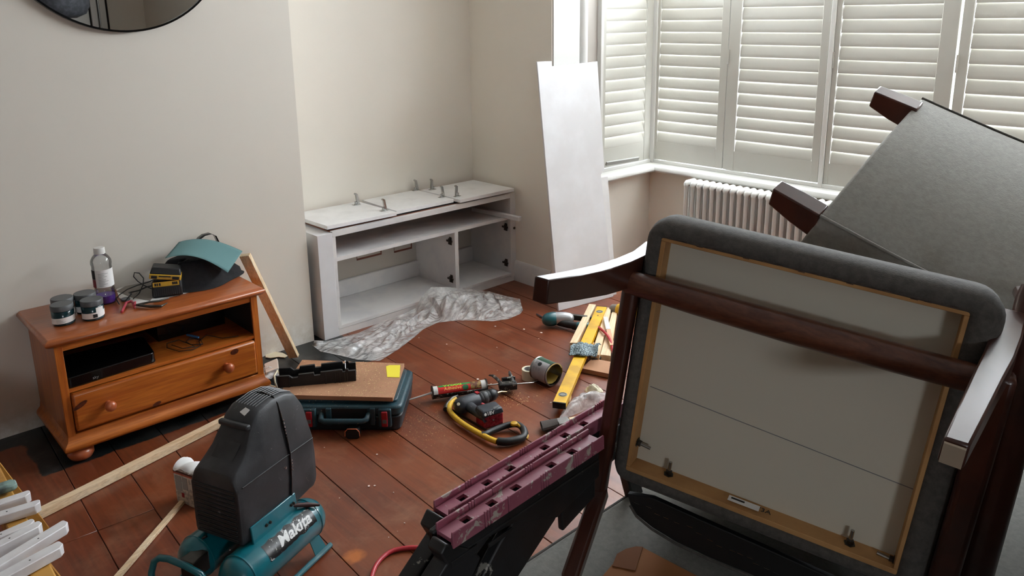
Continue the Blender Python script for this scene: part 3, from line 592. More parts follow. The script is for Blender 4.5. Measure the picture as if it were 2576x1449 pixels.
# black cloth heap
cb = [at(425, 690, z=ZT), at(640, 690, z=ZT)]
t = thing('black_cloth', 'crumpled black jumper heaped at the right end of the pine unit', 'clothing', (1.2, 3.28, ZT))
cx, cy = 1.205, 3.275
def heap(u, v_):
    a = u*2*PI; r = v_; rx, ry = .185, .115
    x = cx+rx*r*math.cos(a)*(1+.12*math.sin(3*a+1)); y = cy+ry*r*math.sin(a)*(1+.1*math.cos(4*a))
    h = .145*(1-r**2.2)*(1-.25*math.cos(a+.4)*r); n = (.4-abs(mnoise.noise(V((x*12+y*6, y*14, 1.3)))))*.085+(.4-abs(mnoise.noise(V((x*30, y*26, 4)))))*.04-.02
    z = ZT+.001+min(.118, max(0, h+n*(1-r**3)))
    if r > .92: z = ZT+.001
    return V((x, min(y, 3.428), z))
B().grid(heap, 64, 22).build('jumper', m_cloth, t, ang=80)
b = B(); b.tube([at(u, v_, y=3.30) for u, v_ in ((430, 690), (445, 672), (470, 680), (500, 690), (522, 688), (530, 702), (520, 712), (505, 708))], [.012, .022, .026, .024, .024, .02, .016, .01], 12); b.build('sleeve', m_cloth, t, ang=80)
t = thing('goggle_strap', 'black curved strap standing up behind the green sheet', 'strap', at(520, 640, y=3.38))
pts = [at(u, v_, y=3.37) for u, v_ in ((494, 612), (500, 600), (512, 591), (528, 587), (540, 592), (547, 606), (552, 622))]
b = B(); b.add([p for q in pts for p in (q+V((0, -.018, 0)), q+V((0, .018, 0)))], [(2*i, 2*i+1, 2*i+3, 2*i+2) for i in range(len(pts)-1)]); b.build('band', m_blackg, t, solid=.002)
b = B(); b.box(1.19, 1.21, 3.36, 3.38, .62, .66); b.build('clip', m_black, t)
# green abrasive sheet draped over it
c00, c10 = at(415, 650, y=3.22), at(450, 609, y=3.36); c01, c11 = at(573, 686, y=3.13), at(610, 632, y=3.25)
mid0, mid1 = at(490, 640, y=3.17), at(520, 601, y=3.33)
def sheet(u, v_):
    f = (c00*(1-u)**2+mid0*2*u*(1-u)*1.0+c01*u*u); g = (c10*(1-u)**2+mid1*2*u*(1-u)+c11*u*u)
    return f*(1-v_)+g*v_+V((0, 0, .014*math.sin(PI*u)))
tag(B().grid(sheet, 24, 10).build('sanding_sheet', M('green_abrasive', srgb(92, 128, 130), .9, bs=500, bst=.3), solid=.0012, ang=80), 'curved sheet of grey green sandpaper draped over the black jumper', 'sandpaper')
# timber leaning against the unit
pt, pb = at(617, 640, y=3.36), at(741, 900, z=.005)
b = B(); b.bar(at(740, 897, z=.012), at(616, 641, y=3.27), .022, .048, (0.55, -.8, .3)); tag(b.build('timber_batten', m_pinez, bevel=.0015, seg=1), 'bare square timber leaning on the right end of the pine unit', 'timber')

# ------------------------------------------------------------------ mirror and lamp (lamp is only seen in the mirror)
t = thing('round_mirror', 'large round wall mirror with a thin black frame', 'mirror', (1.086, 3.42, 2.011))
B().lathe([(0, 0), (.446, 0), (.446, .004), (0, .004)], 96, (1.086, 3.424, 2.011), (0, -1, 0)).build('glass', m_mirror, t)
B().lathe([(.444, .0), (.452, .0), (.452, .026), (.444, .026), (.444, 0)], 96, (1.086, 3.438, 2.011), (0, -1, 0), caps=False).build('frame', m_blackg, t)
t = thing('dome_lamp', 'dark grey domed floor lamp seen only in the mirror', 'lamp', (1.98, -1.0, 0))
B().lathe([(0, 0), (.12, .004), (.2, .04), (.235, .11), (.24, .4), (.2, .43), (0, .43)], 40, (1.96, -1.0, 1.635)).build('lamp_shade', M('dark_shade', srgb(62, 64, 70), .8, col2=srgb(80, 82, 88), vs=30), t, ang=60)
B().tube([(1.96, -1, 2.06), (1.96, -1.0, 2.12), (2.0, -1.02, 2.16), (2.25, -1.1, 2.1), (2.3, -1.12, 1.9), (2.3, -1.12, .02)], .012, 10).build('pole', m_dsteel, t); B().lathe([(0, 0), (.16, 0), (.16, .02), (0, .03)], 32, (2.3, -1.12, 0)).build('base', m_dsteel, t)
# ------------------------------------------------------------------ compressor
CN = at(611, 1379, z=.18); CU = V((.93, .37, 0)).normalized(); CW = V((-CU.y, CU.x, 0))
TC = FR((CN.x, CN.y, 0), CU)      # local x along the housing, y across (away), z up
t = thing('air_compressor', 'portable air compressor with a black housing on a teal twin tank', 'compressor', mat=Matrix.Translation(TC @ V((.16, .08, 0))))
def loft(T, secs, n=None):        # closed sections of equal length
    b = B(T); m = len(secs[0]); vs = [p for s_ in secs for p in s_]; fs = [(i*m+k, i*m+(k+1) % m, (i+1)*m+(k+1) % m, (i+1)*m+k) for i in range(len(secs)-1) for k in range(m)]
    return b.add(vs, fs+[tuple(range(m))[::-1], tuple(range((len(secs)-1)*m, len(secs)*m))])
# housing profile stations: (x, z top, side inset at the top)
def hsec(x, zb, zt, ins, w_=.172, rnd=.022):
    y0, y1 = 0, w_; out = [(x, y0+.004, zb), (x, y0, zb+.012), (x, y0, min(.352, zt-.03)), (x, y0+ins, zt-rnd), (x, y0+ins+rnd*.35, zt-rnd*.3), (x, y0+ins+rnd, zt),
           (x, y1-ins-rnd, zt), (x, y1-ins-rnd*.35, zt-rnd*.3), (x, y1-ins, zt-rnd), (x, y1, min(.352, zt-.03)), (x, y1, zb+.012), (x, y1-.004, zb)]
    return out
st = [(.0, .19, .375, .006), (.006, .182, .392, .008), (.02, .18, .402, .010), (.045, .18, .418, .012), (.07, .18, .44, .016), (.084, .18, .462, .02), (.098, .18, .482, .024), (.118, .18, .510, .026), (.145, .18, .528, .027), (.20, .18, .533, .028), (.25, .185, .527, .028), (.29, .19, .510, .026), (.308, .19, .474, .018), (.319, .20, .40, .010), (.323, .212, .33, .004)]
h = loft(TC, [hsec(x, zb, zt, i) for x, zb, zt, i in st]).build('housing', m_blackd, t, ang=42, bevel=.003)
b = B(TC); b.hexa([(.030, .045, .406), (.098, .045, .470), (.098, .125, .470), (.030, .125, .406)], [(.034, .05, .409), (.1, .05, .4725), (.1, .12, .4725), (.034, .12, .409)]); b.build('scoop', m_blackd, h, bevel=.002)
b = B(TC); b.box(.088, .106, .032, .14, .482, .498); b.build('scoop_lip', m_blackd, h, bevel=.005)
for k in range(12): B(TC).box(-.0035, .004, .012, .160, .196+k*.0135, .2015+k*.0135).build('vent_slat', m_black, h, bevel=.0015, seg=1)
for k in range(8):
    y = .05+k*.0105
    B(TC).tube([(.118, y, .507), (.15, y, .5295), (.20, y, .5345), (.25, y, .5285), (.29, y, .511)], .0014, 5).build('top_rib', M('pale_rib', srgb(120, 120, 122), .5) if k == 0 else D.materials['pale_rib'], h)  # ribs in a lighter grey than the housing
b = B(TC); b.tube([(.02, -.001, .355), (.12, -.001, .355), (.20, -.0015, .355), (.316, -.001, .352)], .0022, 6); b.build('seam', m_black, h)
b = B(TC); b.tube([(.212, .165, .40), (.212, .130, .528), (.212, .085, .536), (.212, .045, .531), (.212, .030, .51), (.212, .010, .43), (.212, -.002, .355), (.208, -.003, .28), (.20, -.003, .20)], .0032, 8); b.build('strap_seam', m_blackg, h)
b = B(TC)
for k in range(16): z = .46-k*.0105; b.box(.2105, .2135, .016-k*.0012-.006 if k < 12 else -.008, .018-k*.0012-.004 if k < 12 else -.006, z, z+.005)
b.build('chain_dots', m_steel, h)
B(TC).lathe([(0, 0), (.005, 0), (.004, .003), (0, .004)], 12, (.19, 0, .322), (0, -1, 0)).build('screw', m_steel, h)
B(TC).hexa([(.118, .066, .508), (.134, .06, .519), (.137, .078, .521), (.124, .088, .512)], [(.118, .066, .512), (.134, .06, .5235), (.137, .078, .5255), (.124, .088, .516)]).build('worn_sticker', m_paper, h)
# tanks (two parallel cylinders) with domed ends
def tank(y, z, x0, x1, r):
    prof = [(0, 0), (r*.4, .004), (r*.75, .016), (r*.95, .034), (r, .05), (r, x1-x0-.05), (r*.95, x1-x0-.034), (r*.75, x1-x0-.016), (r*.4, x1-x0-.004), (0, x1-x0)]
    o = B(TC).lathe(prof, 40, (x0, y, z), (1, 0, 0), caps=False).build('tank', m_teal, t, ang=60)
    for x in (x0+.05, x1-.05): B(TC).lathe([(r, -.003), (r+.0015, -.002), (r+.0015, .002), (r, .003)], 40, (x, y, z), (1, 0, 0), caps=False).build('weld_ring', m_teal, o)
    return o
tk = tank(-.005, .112, -.075, .305, .062); tank(.165, .112, -.06, .27, .062)
b = B(TC); b.hexa([(.03, -.012, .165), (.215, -.012, .165), (.215, -.006, .165), (.03, -.006, .165)], [(.03, -.006, .225), (.215, -.006, .225), (.215, 0, .225), (.03, 0, .225)]); b.build('bracket', m_teal, t, bevel=.002)
for x in (.085, .1, .19, .2): B(TC).lathe([(0, 0), (.005, 0), (.004, .005), (0, .006)], 10, (x, -.009, .20), (0, -1, 0)).build('bolt', m_dsteel, t)
# worn black decal with white lettering on the near tank
tcn = (0, -.005, .112); r = .0628
a0 = R(-50)   # around the tank, measured from straight up towards the viewer
def on_tank(x, a, rr_=r): return TC @ V((x, tcn[1]+rr_*math.sin(a), tcn[2]+rr_*math.cos(a)))
b = B(); b.grid(lambda u, v_: on_tank(.035+.20*u, R(-72)+R(48)*v_+R(5)*mnoise.noise(V((u*9, v_*5, 1)))*(1 if v_ in (0, 1) else 0)), 30, 10); b.build('decal', M('worn_decal', srgb(14, 14, 16), .3, spots=(70, srgb(200, 200, 198), .60)), tk)
TT = FR(on_tank(.150, R(-48), r+.0004), (TC @ V((1, 0, 0)))-(TC @ V((0, 0, 0))), (on_tank(.150, R(-48), r)-on_tank(.150, R(-48), 0)))
text('Makita', .044, TT, M('worn_white', srgb(226, 226, 224), .5), tk, bend=r+.0004, sx=1.15, shear=.25, bold=.0012)
# skids, feet and handle
for y, sgn in ((-.062, -1), (.215, 1)):
    B(TC).tube([(.29, y, .012), (.10, y, .012), (-.22, y, .012)], .0085, 10).build('skid', m_teal, t)
for x in (.22, -.08):
    for y0, y1 in ((-.03, -.062), (.185, .215)):
        B(TC).hexa([(x, y1, .018), (x+.05, y1, .018), (x+.05, y1+.003, .018), (x, y1+.003, .018)], [(x+.006, y0, .075), (x+.044, y0, .075), (x+.044, y0+.003, .075), (x+.006, y0+.003, .075)]).build('foot_plate', m_teal, t)
ps = [at(u, v_, z=z) for u, v_, z in ((382, 1470, .10), (381, 1440, .13), (388, 1412, .16), (402, 1403, .175), (425, 1406, .175), (470, 1425, .165), (505, 1445, .15), (518, 1465, .12))]
B().tube(ps, .0095, 12).build('handle', m_teal, t, ang=60)
B().tube([at(520, 1349, z=.18), at(498, 1362, z=.16), at(480, 1385, z=.14), at(472, 1405, z=.13)], .0035, 8).build('power_lead', m_black, t, ang=60)
T = FR(at(495, 1425, z=.12), CU); B(T).box(-.03, .03, -.02, .03, -.02, .035).build('junction_box', m_dsteel, t, bevel=.004)
B(TC).tube([(.20, -.004, .19), (.235, -.03, .178), (.262, -.055, .168)], [.005, .008, .004], 8).build('release_lever', M('dark_red_brown', srgb(58, 28, 26), .5), t, ang=60)

# paper bag of filler behind it
p0, p1 = at(447, 1262, z=0), at(482, 1275, z=0); dx = (p1-p0).normalized(); T = FR(p0, dx)
t = thing('filler_bag', 'half used white and grey paper bag standing behind the compressor', 'bag', mat=T.copy())
def bag(u, v_):
    z = .002+.128*v_; a = u*4; k = int(a) % 4; f = a-int(a)
    C = [(0, 0), (.10, 0), (.10, .06), (0, .06)]; x = C[k][0]+(C[(k+1) % 4][0]-C[k][0])*f; y = C[k][1]+(C[(k+1) % 4][1]-C[k][1])*f
    n = mnoise.noise(V((x*20, y*20, z*20)))*.004; return T @ V((x+n-.004*v_, y+n, z))
B().grid(bag, 24, 10).add([T @ V(p) for p in ((0, 0, .125), (.096, 0, .125), (.096, .06, .125), (0, .06, .125))], [(0, 1, 2, 3)]).build('bag_body', M('printed_paper', srgb(196, 188, 176), .85, col2=srgb(160, 154, 146), vs=60, lo=.5, hi=.56), t, ang=60)
B(T).grid(lambda u, v_: (-.002+.103*u, .03+.031*math.cos(v_*PI)*(1.+.1*math.sin(u*9)),   .128+.014*math.sin(v_*PI)+.006*math.sin(u*11+v_*4)), 16, 10).build('folded_top', m_paper, t, ang=80)
b = B(T); b.box(-.003, .10, -.0015, .0, .118, .124); b.build('brown_band', M('brown_band', srgb(96, 48, 36), .8), t); b = B(T); b.box(-.003, .10, -.0015, .0, .112, .116); b.build('red_band', M('red_band', srgb(184, 84, 62), .8), t)
b = B(T); b.box(.004, .032, -.002, -.0005, .05, .105); b.box(.038, .06, -.002, -.0005, .06, .105); b.build('print_block', M('grey_print', srgb(150, 146, 140), .85), t)
B(T).box(.028, .04, -.002, -.0005, .028, .044).build('red_mark', m_red, t)

# long battens on the floor
b = B(); b.bar(at(40, 1322, z=.016), at(600, 1040, z=.016), .03, .028); tag(b.build('pine_batten', m_pine, bevel=.001, seg=1), 'long bare pine batten lying in front of the pine TV unit', 'timber')
b = B(); b.bar(at(262, 1490, z=.007), at(459, 1262, z=.007), .018, .012); tag(b.build('pine_strip', m_pine, bevel=.001, seg=1), 'thin bare pine strip pointing at the paper bag', 'timber')

# trestle with white painted battens at the lower left
ZB = .40
ta, tb = at(-30, 1180, z=ZB), at(125, 1500, z=ZB); dT = (tb-ta).normalized()
t = thing('wooden_trestle', 'yellow varnished timber trestle under the white painted battens', 'trestle', (ta.x, ta.y, 0))
B().bar(ta-dT*.35, tb+dT*.25, .045, .05).build('top_rail', M('yellow_pine', srgb(196, 146, 68), .5, col2=srgb(170, 118, 48), vs=12), t, bevel=.004)
for s_ in (-.25, .42):
    for sg in (-1, 1):
        q = ta+dT*s_; sd = V((-dT.y, dT.x, 0))*sg
        B().bar(q+V((0, 0, -.03))+sd*.01, V((q.x, q.y, 0))+sd*.14, .035, .03).build('leg', D.materials['yellow_pine'], t)
m_pb = M('painted_batten_white', srgb(226, 224, 224), .5, col2=srgb(212, 208, 208), vs=12)
def pbat(label, far, near, w_, h, z, chamf=.012):
    e, s_ = at(*far, z=z), at(*near, z=z); d_ = (e-s_).normalized(); s_ = e-d_*.42; sd = d_.cross(V((0, 0, 1)))
    zb = ZB+.027; A = lambda p, i, z_: V((p.x, p.y, 0))+sd*i+V((0, 0, z_))
    b = B(); lo = [A(s_, -w_/2, zb), A(s_, w_/2, zb), A(e-d_*chamf, w_/2, zb), A(e, w_/2-chamf*.8, zb), A(e, -w_/2+chamf*.3, zb), A(e-d_*chamf*.3, -w_/2, zb)]
    b.hexa(lo, [p+V((0, 0, h)) for p in lo]); o = b.build('painted_batten', m_pb, bevel=.0015, seg=1)
    t = tag(o, label, 'timber'); hl = A(e-d_*.07, 0, zb+h); B().lathe([(0, 0), (.0022, 0), (0, .0006)], 8, hl).build('screw_hole', m_ink, o); return o
pbat('uppermost white painted batten on the trestle, beside the paint brush', (76, 1238), (0, 1263), .026, .024, ZB+.05)
pbat('second white painted batten from the top of the trestle', (101, 1262), (0, 1293), .026, .024, ZB+.05)
pbat('third white painted batten, half under its neighbour in the middle of the trestle', (86, 1308), (0, 1345), .024, .018, ZB+.045)
pbat('fourth white painted batten, its square end over the bare pine batten', (104, 1315), (0, 1368), .026, .030, ZB+.055)
pbat('longest white painted batten of the row, with a rounded end', (168, 1312), (0, 1414), .028, .024, ZB+.05)
pbat('lowest white painted batten, nearest the bottom edge of the picture', (156, 1366), (20, 1440), .03, .024, ZB+.05)
t = thing('paint_brush', 'paint brush with a pale green tip lying on the left end of the trestle', 'brush', at(10, 1220, z=ZB+.03))
a, c = at(-60, 1250, z=ZB+.04), at(42, 1216, z=ZB+.04); T = FR(a, c-a); L_ = (c-a).length
b = B(T); b.hexa([(0, -.012, -.01), (L_-.01, -.02, -.008), (L_, -.012, -.006), (L_, .012, -.006), (L_-.01, .02, -.008), (0, .012, -.01)], [(0, -.012, .012), (L_-.01, -.02, .008), (L_, -.012, .006), (L_, .012, .006), (L_-.01, .02, .008), (0, .012, .012)]); b.build('bristles', M('painted_bristle', srgb(60, 66, 66), .8, col2=srgb(134, 160, 152), vs=16, bs=120, bst=.6), t, bevel=.003)
B(T).box(-.16, 0, -.012, .012, -.006, .008).build('brush_handle', m_pine, t, bevel=.005)

# ------------------------------------------------------------------ tool case, board, mitre box
HC = .122
c0 = at(775, 1085, z=.0); c1 = at(1012, 1085, z=.0); c2 = at(1026, 950, z=.06)
ex = V((c1.x-c0.x, c1.y-c0.y, 0)).normalized(); TK = FR((c1.x, c1.y, 0), ex)       # origin near right bottom corner, x to the right
LK = .46; dep = .335
t = thing('tool_case', 'blue green plastic tool case with red latches under the MDF board', 'tool case', mat=Matrix.Translation(TK @ V((-.2, .16, 0))))
def rbox(T, x0, x1, y0, y1, z0, z1, r_=.02, tx=.004):
    b = B(T); n = 5; pts = []
    for (cx, cy, a0) in ((x0+r_, y0+r_, 180), (x1-r_, y0+r_, 270), (x1-r_, y1-r_, 0), (x0+r_, y1-r_, 90)):
        for q in range(n): a = R(a0+q*90/(n-1)); pts.append((cx+r_*math.cos(a), cy+r_*math.sin(a)))
    mx, my = (x0+x1)/2, (y0+y1)/2
    return b.hexa([(mx+(x-mx)*(1-tx), my+(y-my)*(1-tx), z0) for x, y in pts], [(x, y, z1) for x, y in pts])
rbox(TK, -LK, 0, 0, dep, .002, .066, .03, .03).build('case_base', m_cased, t, bevel=.006)
rbox(TK, -LK-.002, .002, -.002, dep+.002, .068, HC-.012, .03, 0).build('case_lid', m_casem, t, bevel=.010, seg=3)
rbox(TK, -LK+.02, -.02, .03, dep-.02, HC-.02, HC, .02, 0).build('lid_top', m_casem, t, bevel=.004)
for x in (-.085, -.385):
    B(TK).box(x-.006, x+.046, -.014, .004, .024, HC-.02).build('latch_mount', m_casem, t, bevel=.005)
    o = B(TK).box(x+.008, x+.032, -.022, -.012, .030, .094).build('latch', m_red, t, bevel=.003); B(TK).box(x+.012, x+.028, -.0235, -.021, .046, .062).build('latch_window', m_grey, o, bevel=.001)
B(TK).tube([(-.32, .0, .075), (-.315, -.028, .066), (-.300, -.034, .062), (-.15, -.034, .062), (-.135, -.028, .066), (-.13, 0, .075)], .0115, 12).build('case_handle', m_casem, t, ang=60)
B(TK).box(-.315, -.135, -.003, .004, .04, .10).build('handle_recess', m_black, t)
for x in (-.36, -.30, -.125): B(TK).box(x, x+.022, -.010, .004, .03, .104).build('case_rib', m_casem, t, bevel=.004)
ZBd = HC+.001
q0, q1, q2, q3 = at(752, 1002, z=ZBd+.018), at(985, 1005, z=ZBd+.018), at(1017, 914, z=ZBd+.018), at(890, 910, z=ZBd+.018)
q1 = at(988, 1000, z=ZBd+.018); q0 = at(700, 993, z=ZBd+.018); q3 = at(760, 905, z=ZBd+.018)
t = thing('mdf_board', 'brown MDF board covered in sawdust lying on the tool case', 'board', ((q0.x+q2.x)/2, (q0.y+q2.y)/2, ZBd))
bd = B().hexa([V((p.x, p.y, ZBd)) for p in (q0, q1, q2, q3)], [V((p.x, p.y, ZBd+.018)) for p in (q0, q1, q2, q3)]).build('board_panel', m_mdf, t, bevel=.0008, seg=1)
ZM = ZBd+.0185
m0, m1 = at(699, 976, z=ZM), at(896, 958, z=ZM); TM = FR(m0, m1-m0); LM = (m1-m0).length; WM = .085; HM = .055
t = thing('mitre_box', 'black plastic mitre box lying on the dusty MDF board', 'mitre box', mat=TM.copy())
def mitre_wall(name, y0, y1, h):
    prof = [(0, 0), (LM, 0), (LM, h*.86), (LM*.91, h*.86), (LM*.905, h), (LM*.87, h), (LM*.865, h*.80), (LM*.835, h*.80), (LM*.83, h*.97), (LM*.80, h), (LM*.62, h*.95), (LM*.55, h*.95), (LM*.545, h*.72), (LM*.47, h*.72), (LM*.465, h*.95), (LM*.27, h*.9), (LM*.26, h*.68), (LM*.19, h*.68), (LM*.15, h*.88), (0, h*.9)]
    T = TM @ Matrix(((1, 0, 0, 0), (0, 0, 1, y0), (0, 1, 0, 0), (0, 0, 0, 1)))
    return B().prism(prof, y1-y0, T).build(name, m_black, t, bevel=.0008, seg=1)
mitre_wall('front_wall', 0, .012, HM); mitre_wall('rear_wall', WM-.012, WM, HM*1.05)
B(TM).box(0, LM, .012, WM-.012, 0, .012).build('base', m_black, t)
for x in (.14, .60, .72, .78): B(TM).box(LM*x, LM*x+.006, -.004, .0, .0, HM*.8).build('guide_rib', m_black, t, bevel=.001)
for x in (.855, .885): B(TM).box(LM*x, LM*x+.002, -.005, 0, .004, HM*.75).box(LM*x, LM*x+.001, WM-.014, WM-.012, .014, HM).build('metal_guide', m_dsteel, t)
B().tube([TM @ V((LM*.87, -.003, .012)), TM @ V((LM*.862, WM-.004, HM*1.05))], .0012, 6).build('wire', m_steel, t)
# sawdust
rnd = random.Random(5)
def dust(n, fn, z, s=.004):
    b = B()
    for _ in range(n):
        p = fn(); a = rnd.random()*6.28; s_ = s*rnd.uniform(.3, 1.2); dx, dy = math.cos(a)*s_, math.sin(a)*s_; k = rnd.uniform(.2, .5)
        b.add([(p[0]-dx, p[1]-dy, z), (p[0]+dy*k, p[1]-dx*k, z+.0005+s_*.15), (p[0]+dx, p[1]+dy, z+.0002), (p[0]-dy*k, p[1]+dx*k, z)], [(0, 1, 2, 3)])
    return b
m_dust = M('sawdust', srgb(222, 196, 148), .9)
def onboard():
    while 1:
        u, v_ = rnd.random(), rnd.random(); a = q0+(q1-q0)*u; c = q3+(q2-q3)*u; p = a+(c-a)*v_
        if (TM.inverted() @ p).y > -.0 and (TM.inverted() @ p).y < WM and (TM.inverted() @ p).x < LM: continue
        g = (TM.inverted() @ p).x-LM-.03
        if rnd.random() < math.exp(-(g/.10)**2)*.9+.18: return p
tag(dust(900, onboard, ZM, .0035).build('sawdust', m_dust, recalc=False), 'pale sawdust scattered over the MDF board', 'sawdust', kind='stuff')
def onfloor(cx, cy, sx, sy):
    def f():
        p = at(cx+rnd.gauss(0, sx), cy+rnd.gauss(0, sy), z=.001); return p
    return f
tag(dust(420, onfloor(1060, 1070, 45, 26), .0012, .0022).build('wood_dust', m_dust, recalc=False), 'fine pale wood dust on the floor right of the tool case', 'sawdust', kind='stuff')
tag(dust(160, onfloor(1280, 1005, 35, 10), .0015, .0035).build('wood_shavings', m_dust, recalc=False), 'pale wood shavings on the floor beside the drill chuck', 'sawdust', kind='stuff')
T = FR(at(975, 946, z=ZM), at(1006, 948, z=ZM)-at(975, 946, z=ZM))
b = B(); pl = [at(u, v_, z=ZM) for u, v_ in ((974, 949), (971, 922), (980, 919), (1007, 919), (1005, 950))]
b.hexa(pl, [p+V((0, 0, .0012)) for p in pl]); tag(b.build('yellow_abrasive', M('yellow_paper', srgb(232, 216, 60), .8)), 'small torn square of yellow sandpaper on the MDF board', 'sandpaper')
# tape measure
p = at(890, 1098, z=0); TT = FR((p.x, p.y, 0), at(915, 1098, z=0)-at(865, 1098, z=0)); t = thing('tape_measure', 'small black tape measure with an orange rim in front of the tool case', 'tape measure', mat=TT.copy())
T = TT @ Matrix(((1, 0, 0, 0), (0, 0, 1, -.02), (0, 1, 0, 0), (0, 0, 0, 1)))
oct_ = lambda w_, h: [(-w_*.72, 0), (w_*.72, 0), (w_, h*.3), (w_*.95, h*.75), (w_*.6, h), (-w_*.6, h), (-w_*.95, h*.75), (-w_, h*.3)]
B().prism(oct_(.029, .044), .036, T).build('case_body', m_black, t, bevel=.004); 
b = B(); pr = [TT @ V((x*1.02, -.0215, z)) for x, z in oct_(.0285, .044)[2:]+[(-.029, .014)]]; b.tube(pr, .002, 6); b.build('orange_rim', M('orange_rubber', srgb(206, 110, 70), .6), t)
B(TT).box(-.016, .014, -.0, .01, .044, .048).build('clip', m_dsteel, t)
# clutter between unit and board: white box, cable, wallpaper scraps
b = B(); pts = [at(u, v_, z=.002) for u, v_ in ((668, 893), (690, 886), (712, 889), (724, 896), (716, 901), (700, 899), (680, 902), (668, 900))]; b.hexa(pts, [p+V((0, 0, .004)) for p in pts])
tag(b.build('torn_paper', m_cream, bevel=.001, seg=1), 'torn scrap of cream wallpaper on the black floorboards', 'paper')
T = FR(at(668, 950, z=.04), at(700, 935, z=.04)-at(668, 950, z=.04)); t = thing('clear_pouch', 'crumpled clear plastic pouch behind the right foot of the pine unit', 'packaging', (T.translation.x, T.translation.y, 0))
B().grid(lambda u, v_: V((T.translation.x, T.translation.y, 0))+V((-.03+.13*u, .0+.10*v_, .03+.03*math.sin(u*PI)*math.sin(v_*PI)+.012*mnoise.noise(V((u*6, v_*6, 2))))), 20, 16).build('film', m_film, t, ang=80)
t = thing('white_cable', 'white cable looping on the floor between the pine unit and the mitre box', 'cable', at(690, 965, z=.02))
B().tube([at(u, v_, z=h) for u, v_, h in ((668, 972, .02), (680, 970, .02), (696, 975, .03), (710, 984, .03), (722, 990, .02), (700, 982, .05), (692, 962, .09), (690, 945, .11), (698, 932, .12), (703, 940, .11))], .0042, 10).build('wire', m_cream, t, ang=60)
tag(B().hexa([at(u, v_, z=.03) for u, v_ in ((664, 925), (700, 908), (702, 930), (668, 948))], [at(u, v_, z=.055) for u, v_ in ((664, 915), (697, 901), (700, 925), (668, 938))]).build('white_carton', M('off_white_card', srgb(206, 190, 176), .7), bevel=.003), 'off white carton behind the pine unit, left of the mitre box', 'box')
# ------------------------------------------------------------------ clear dust sheet
near = [(785, 868), (806, 884), (850, 893), (900, 905), (955, 908), (1000, 880), (1040, 850), (1065, 828), (1100, 812), (1150, 806), (1200, 806), (1240, 808), (1280, 802), (1308, 790), (1316, 780)]
far = [(790, 856), (822, 858), (860, 850), (905, 838), (945, 815), (985, 800), (1020, 788), (1045, 775), (1062, 745), (1085, 722), (1130, 722), (1180, 727), (1230, 733), (1275, 745), (1308, 752)]
hf = [0, 0, .0, .0, .0, .0, .0, .01, .03, .05, .045, .04, .03, .02, .01]
NS = len(near)
def film(u, v_):
    s = u*(NS-1); i = min(int(s), NS-2); f = s-i
    g = lambda L: (L[i][0]*(1-f)+L[i+1][0]*f, L[i][1]*(1-f)+L[i+1][1]*f)
    h = hf[i]*(1-f)+hf[i+1]*f; a = at(*g(near), z=.003); b_ = at(*g(far), z=h*1.2)
    if at(*g(far), z=.0).y > YF-.03: b_ = at(*g(far), y=YF-.03)
    p = a*(1-v_)+b_*v_; e = math.sin(PI*min(1, max(0, v_)))**.6*min(1, 6*u, 6*(1-u)); dq = V((p.x*10-p.y*5, p.x*3+p.y*9, 0))
    n = (.5-abs(mnoise.noise(V((p.x*4+p.y*3, p.y*17-p.x*8, 0)))))*.07+(.5-abs(mnoise.noise(V((p.x*9+p.y*9, p.y*20-p.x*9, 3)))))*.03-.03
    p.z = max(.003, p.z*v_**.8+n*e+(.05 if u > .6 else .012)*e*math.sin(PI*v_)**2)
    q = mnoise.noise_vector(V((p.x*7, p.y*7, 5)))*.016*e; p.x += q.x; p.y = min(p.y+q.y, YF-.008)
    return p
tag(B().grid(film, 150, 44).build('plastic_sheet', m_film, ang=180, recalc=False), 'crumpled clear plastic dust sheet on the floor in front of the white cabinet', 'plastic sheet')

# ------------------------------------------------------------------ nailer, hose
def P3(u, v_, z): return at(u, v_, z=z)
zn = .055
t = thing('nail_gun', 'teal and silver pneumatic nail gun lying on the floor, joined to the red hose', 'nail gun', at(1430, 815, z=0))
hd, ax_ = P3(1364, 806, .045), P3(1402, 800, .045)-P3(1364, 806, .045)
B().lathe([(0, 0), (.018, .004), (.030, .018), (.036, .036), (.038, .06), (.036, .075), (0, .075)], 28, hd, ax_).build('end_cap', m_tealp, t, ang=60)
A1 = hd+ax_.normalized()*.07
B().lathe([(.034, 0), (.035, .01), (.034, .06), (.028, .085), (.02, .10), (0, .105)], 28, A1, P3(1460, 799, .05)-P3(1402, 800, .045)).build('cylinder', M('cast_silver', srgb(190, 192, 194), .35, .6), t, ang=60)
B().bar(P3(1425, 795, .055), P3(1512, 806, .03), .022, .03).build('magazine', m_dsteel, t, bevel=.003); B().bar(P3(1466, 812, .012), P3(1513, 811, .012), .03, .045, w2=.022, h2=.03).build('nose', m_black, t, bevel=.004)
B().tube([P3(1406, 810, .03), P3(1430, 817, .03), P3(1460, 820, .03)], [.02, .018, .019], 14).build('grip', m_black, t, ang=60); B().tube([P3(1452, 819, .03), P3(1468, 822, .03), P3(1482, 822, .03)], [.020, .022, .02], 14).build('grip_base', m_tealp, t, ang=60)
B().tube([P3(1480, 815, .035), P3(1496, 818, .035)], [.012, .009], 12).build('air_fitting', m_steel, t, ang=60)
B().tube([P3(1440, 826, .01), P3(1470, 832, .012), P3(1488, 828, .012)], .006, 8).build('trigger_guard', m_black, t)
t = thing('air_hose', 'red rubber air hose running from the nail gun under the chairs and sawhorse', 'hose', at(1540, 900, z=0))
